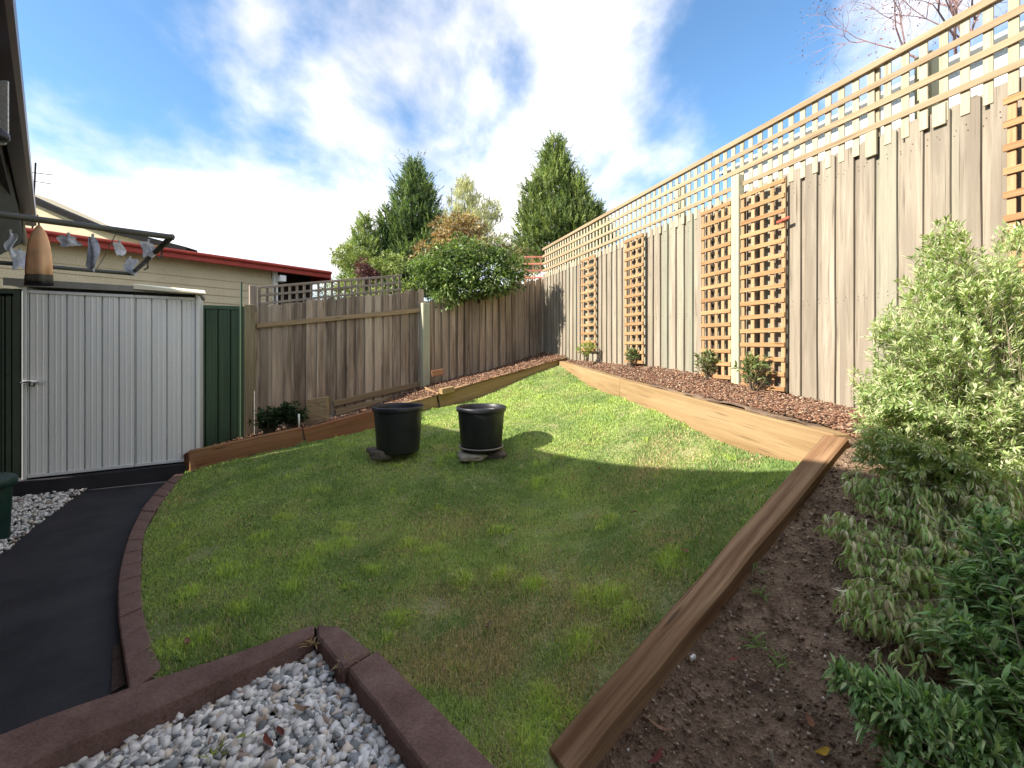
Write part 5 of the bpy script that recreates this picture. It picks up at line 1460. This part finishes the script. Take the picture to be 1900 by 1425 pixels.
# ------------------------------------------------------------------ litter and weeds on the soil
def soil_at(px, py):
    s = 450.0
    for _ in range(40):
        w = W(px, py, s); z = zs(w.x, w.y); s = .5*s+.5*(py-HY)/max(.2, H-z)
    w = W(px, py, s); return Vector((w.x, w.y, zs(w.x, w.y)))
def dry_leaf(c, L, w, rot, curl, colr, label, seed):
    m = MB(); n = 8; vs = []; fs = []
    for i in range(n+1):
        u = i/n; ww = w*math.sin(math.pi*min(1, u*1.02))**.7/2+.0006; x = (u-.5)*L; z = curl*((u-.5)**2)*4+.006+.004*math.sin(u*7+seed); yy = .10*L*math.sin(u*3+seed)
        vs += [(x, yy-ww, z+ww*.6), (x, yy, z), (x, yy+ww, z+ww*.5)]
    for i in range(n):
        a = i*3; fs += [(a, a+3, a+4, a+1), (a+1, a+4, a+5, a+2)]
    m.add(vs, fs)
    me_ = m.mesh('dry_leaf', True)
    o = mobj('dry_leaf', me_, rough_mat('dry leaf '+str(seed), tuple(x*.7 for x in colr), colr, 30, rough=.8), None, c+Vector((0,0,.012)), (0, 0, rot))
    tag(o, label, 'leaf', 'dead leaves fallen in the foreground')
dry_leaf(soil_at(1225,1362), .085, .014, -.35, .015, (.30,.17,.10), 'long curled tan leaf on the soil right of the sleeper end', 1)
dry_leaf(soil_at(1525,1408), .055, .022, .5, .008, (.50,.30,.03), 'yellow orange leaf on the soil at the bottom edge', 2)
dry_leaf(soil_at(1215,1415), .09, .02, .7, .01, (.16,.035,.03), 'dark red leaf on the soil at the bottom edge beside the sleeper', 3)
dry_leaf(soil_at(1500,1350), .06, .02, 1.1, .012, (.26,.11,.06), 'rust brown leaf on the soil under the dark green bush', 4)
dry_leaf(soil_at(1362,1235), .045, .018, .2, .008, (.24,.07,.05), 'small reddish leaf on the soil beside green weeds', 5)
for i, (px, py, cc, lab) in enumerate([(500,1395,(.20,.05,.03),'dark red curled leaf on the white gravel'), (520,1378,(.15,.045,.03),'deep brown leaf lying just behind the red one on gravel'),
        (455,1388,(.28,.32,.08),'green yellow leaf on the gravel left of the red leaves'), (300,1350,(.30,.08,.05),'small bright red leaf on gravel near the flat cream stone'),
        (560,1335,(.30,.20,.12),'tan strip of bark lying across the white gravel'), (655,1290,(.24,.14,.09),'brown leaf on the gravel along the right kerb arm')]):
    q = ong(px, py); dry_leaf(Vector((q[0], q[1], GZ+.03)), random.uniform(.05,.085), random.uniform(.016,.028), random.uniform(-1,1), .012, cc, lab, 10+i)
c = soil_at(1286, 1226)
rock('paper_scrap', c+Vector((0,0,.012)), .012, .007, .010, M['white_paint'], 'tiny white scrap lying on the dark soil', 4, .6, 'scrap')
c = soil_at(1436, 1425); m = MB(); m.tube([c+Vector((0,0,-.02)), c+Vector((-.003,.01,.045))], .006, 7)
tag(m.build('garden_stake', M['beige_pipe'], smooth=True), 'thin pale wooden peg poking from the soil at the bottom edge', 'stake')
c = soil_at(1490, 1330); m = MB(); m.tube([c+Vector((-.03,.02,.02)), c+Vector((.0,.01,.035)), c+Vector((.05,-.05,.012))], .0025, 5)
tag(m.build('fallen_twig', M['stem']), 'thin bent twig on the soil in front of the dark green bush', 'twig')

def weed(px, py, n, L, label, seed, bed=True, tint=(.14,.24,.05)):
    c = soil_at(px, py) if bed else Vector((*ong(px, py), GZ+.02))
    if seed in (6, 7): c = Vector((on(px, py).x, on(px, py).y, ET-.025))
    r = np.random.default_rng(seed)
    a = r.uniform(0, 2*np.pi, n); el_ = r.uniform(.25, 1.1, n)
    D = np.stack([np.cos(a)*np.cos(el_), np.sin(a)*np.cos(el_), np.sin(el_)], 1)
    P = np.array(c)+np.stack([r.normal(0,.012,n), r.normal(0,.012,n), np.zeros(n)], 1)
    V, Fs, CC = leaf_mesh_arrays(P, D, np.tile([0,0,1.0], (n,1))+r.normal(size=(n,3))*.1, r.uniform(L*.6, L*1.2, n), r.uniform(.004,.008,n), np.array(tint)*r.uniform(.7,1.3,(n,1)), True, .35)
    o = mobj('weed', np_mesh('weed', V-np.array(c), Fs, CC), M['leaf'], None, c)
    tag(o, label, 'weed', 'small green weeds in the foreground')
weed(1405,1200, 16, .075, 'grassy weed growing on the soil above the white scrap', 1)
weed(1450,1235, 14, .06, 'short weed tuft on the soil nearest the dark green bush', 2)
weed(1410,1105, 12, .055, 'thin weed on the soil close to the middle of the brown sleeper', 3)
weed(1400,1060, 10, .05, 'smallest weed highest up beside the brown sleeper', 4)
weed(405,1410, 14, .06, 'yellow green weed sprouting from the white gravel', 5, False, (.32,.34,.08))
weed(640,1222, 26, .055, 'dry straw tuft in the gap of the brown kerb', 6, False, (.34,.25,.12))
weed(580,1186, 26, .055, 'dry straw tuft inside the kerb corner above the gravel', 7, False, (.34,.22,.10))

# dead leaves on the lawn, nail heads on the tall fence
for i, (px, py, cc, lab) in enumerate([(1112,876,(.20,.12,.06),'small brown leaf on the lit lawn near the back sleeper'), (1175,960,(.17,.09,.05),'curled brown leaf on the shaded lawn right of centre'),
        (1270,1035,(.24,.12,.06),'rust coloured leaf on the lawn beside the middle of brown sleeper'), (462,985,(.22,.12,.07),'brown leaf on the shaded lawn left of the pots'), (345,1205,(.26,.15,.08),'tan leaf on the lawn next to the curved brick edging'),
        (905,1175,(.25,.17,.10),'tan leaf on dry grass in front of the kerb corner')]):
    x, y = lawn_at(px, py); dry_leaf(Vector((x, y, zl(x, y)+.012)), random.uniform(.04,.06), random.uniform(.018,.026), random.uniform(-2,2), .012, cc, lab, 40+i)
nv = []; nf = []; k = 0; rn = random.Random(12); yy = .36
while yy < 6.5:
    for zz in (1.33, 1.30, .38, .35, -.52):
        p = RF(yy, .0215 if k % 2 == 0 else .0215-.023); z = H+zz+rn.uniform(-.008, .008); b0 = len(nv); du = rn.uniform(-.012, .012)
        for a in range(6):
            v = p+rdir*(du+.0035*math.cos(a*1.047)); nv.append((v.x, v.y, z+.0035*math.sin(a*1.047)))
        nf.append(tuple(range(b0, b0+6)))
    yy += step; k += 1
m = MB(); m.add(nv, nf); o = mobj('nail_heads', m.mesh('nail_heads'), rough_mat('rusty nail', (.03,.018,.012), (.07,.04,.025), 60), rf, (0, 0, 0)); o['kind'] = 'stuff'
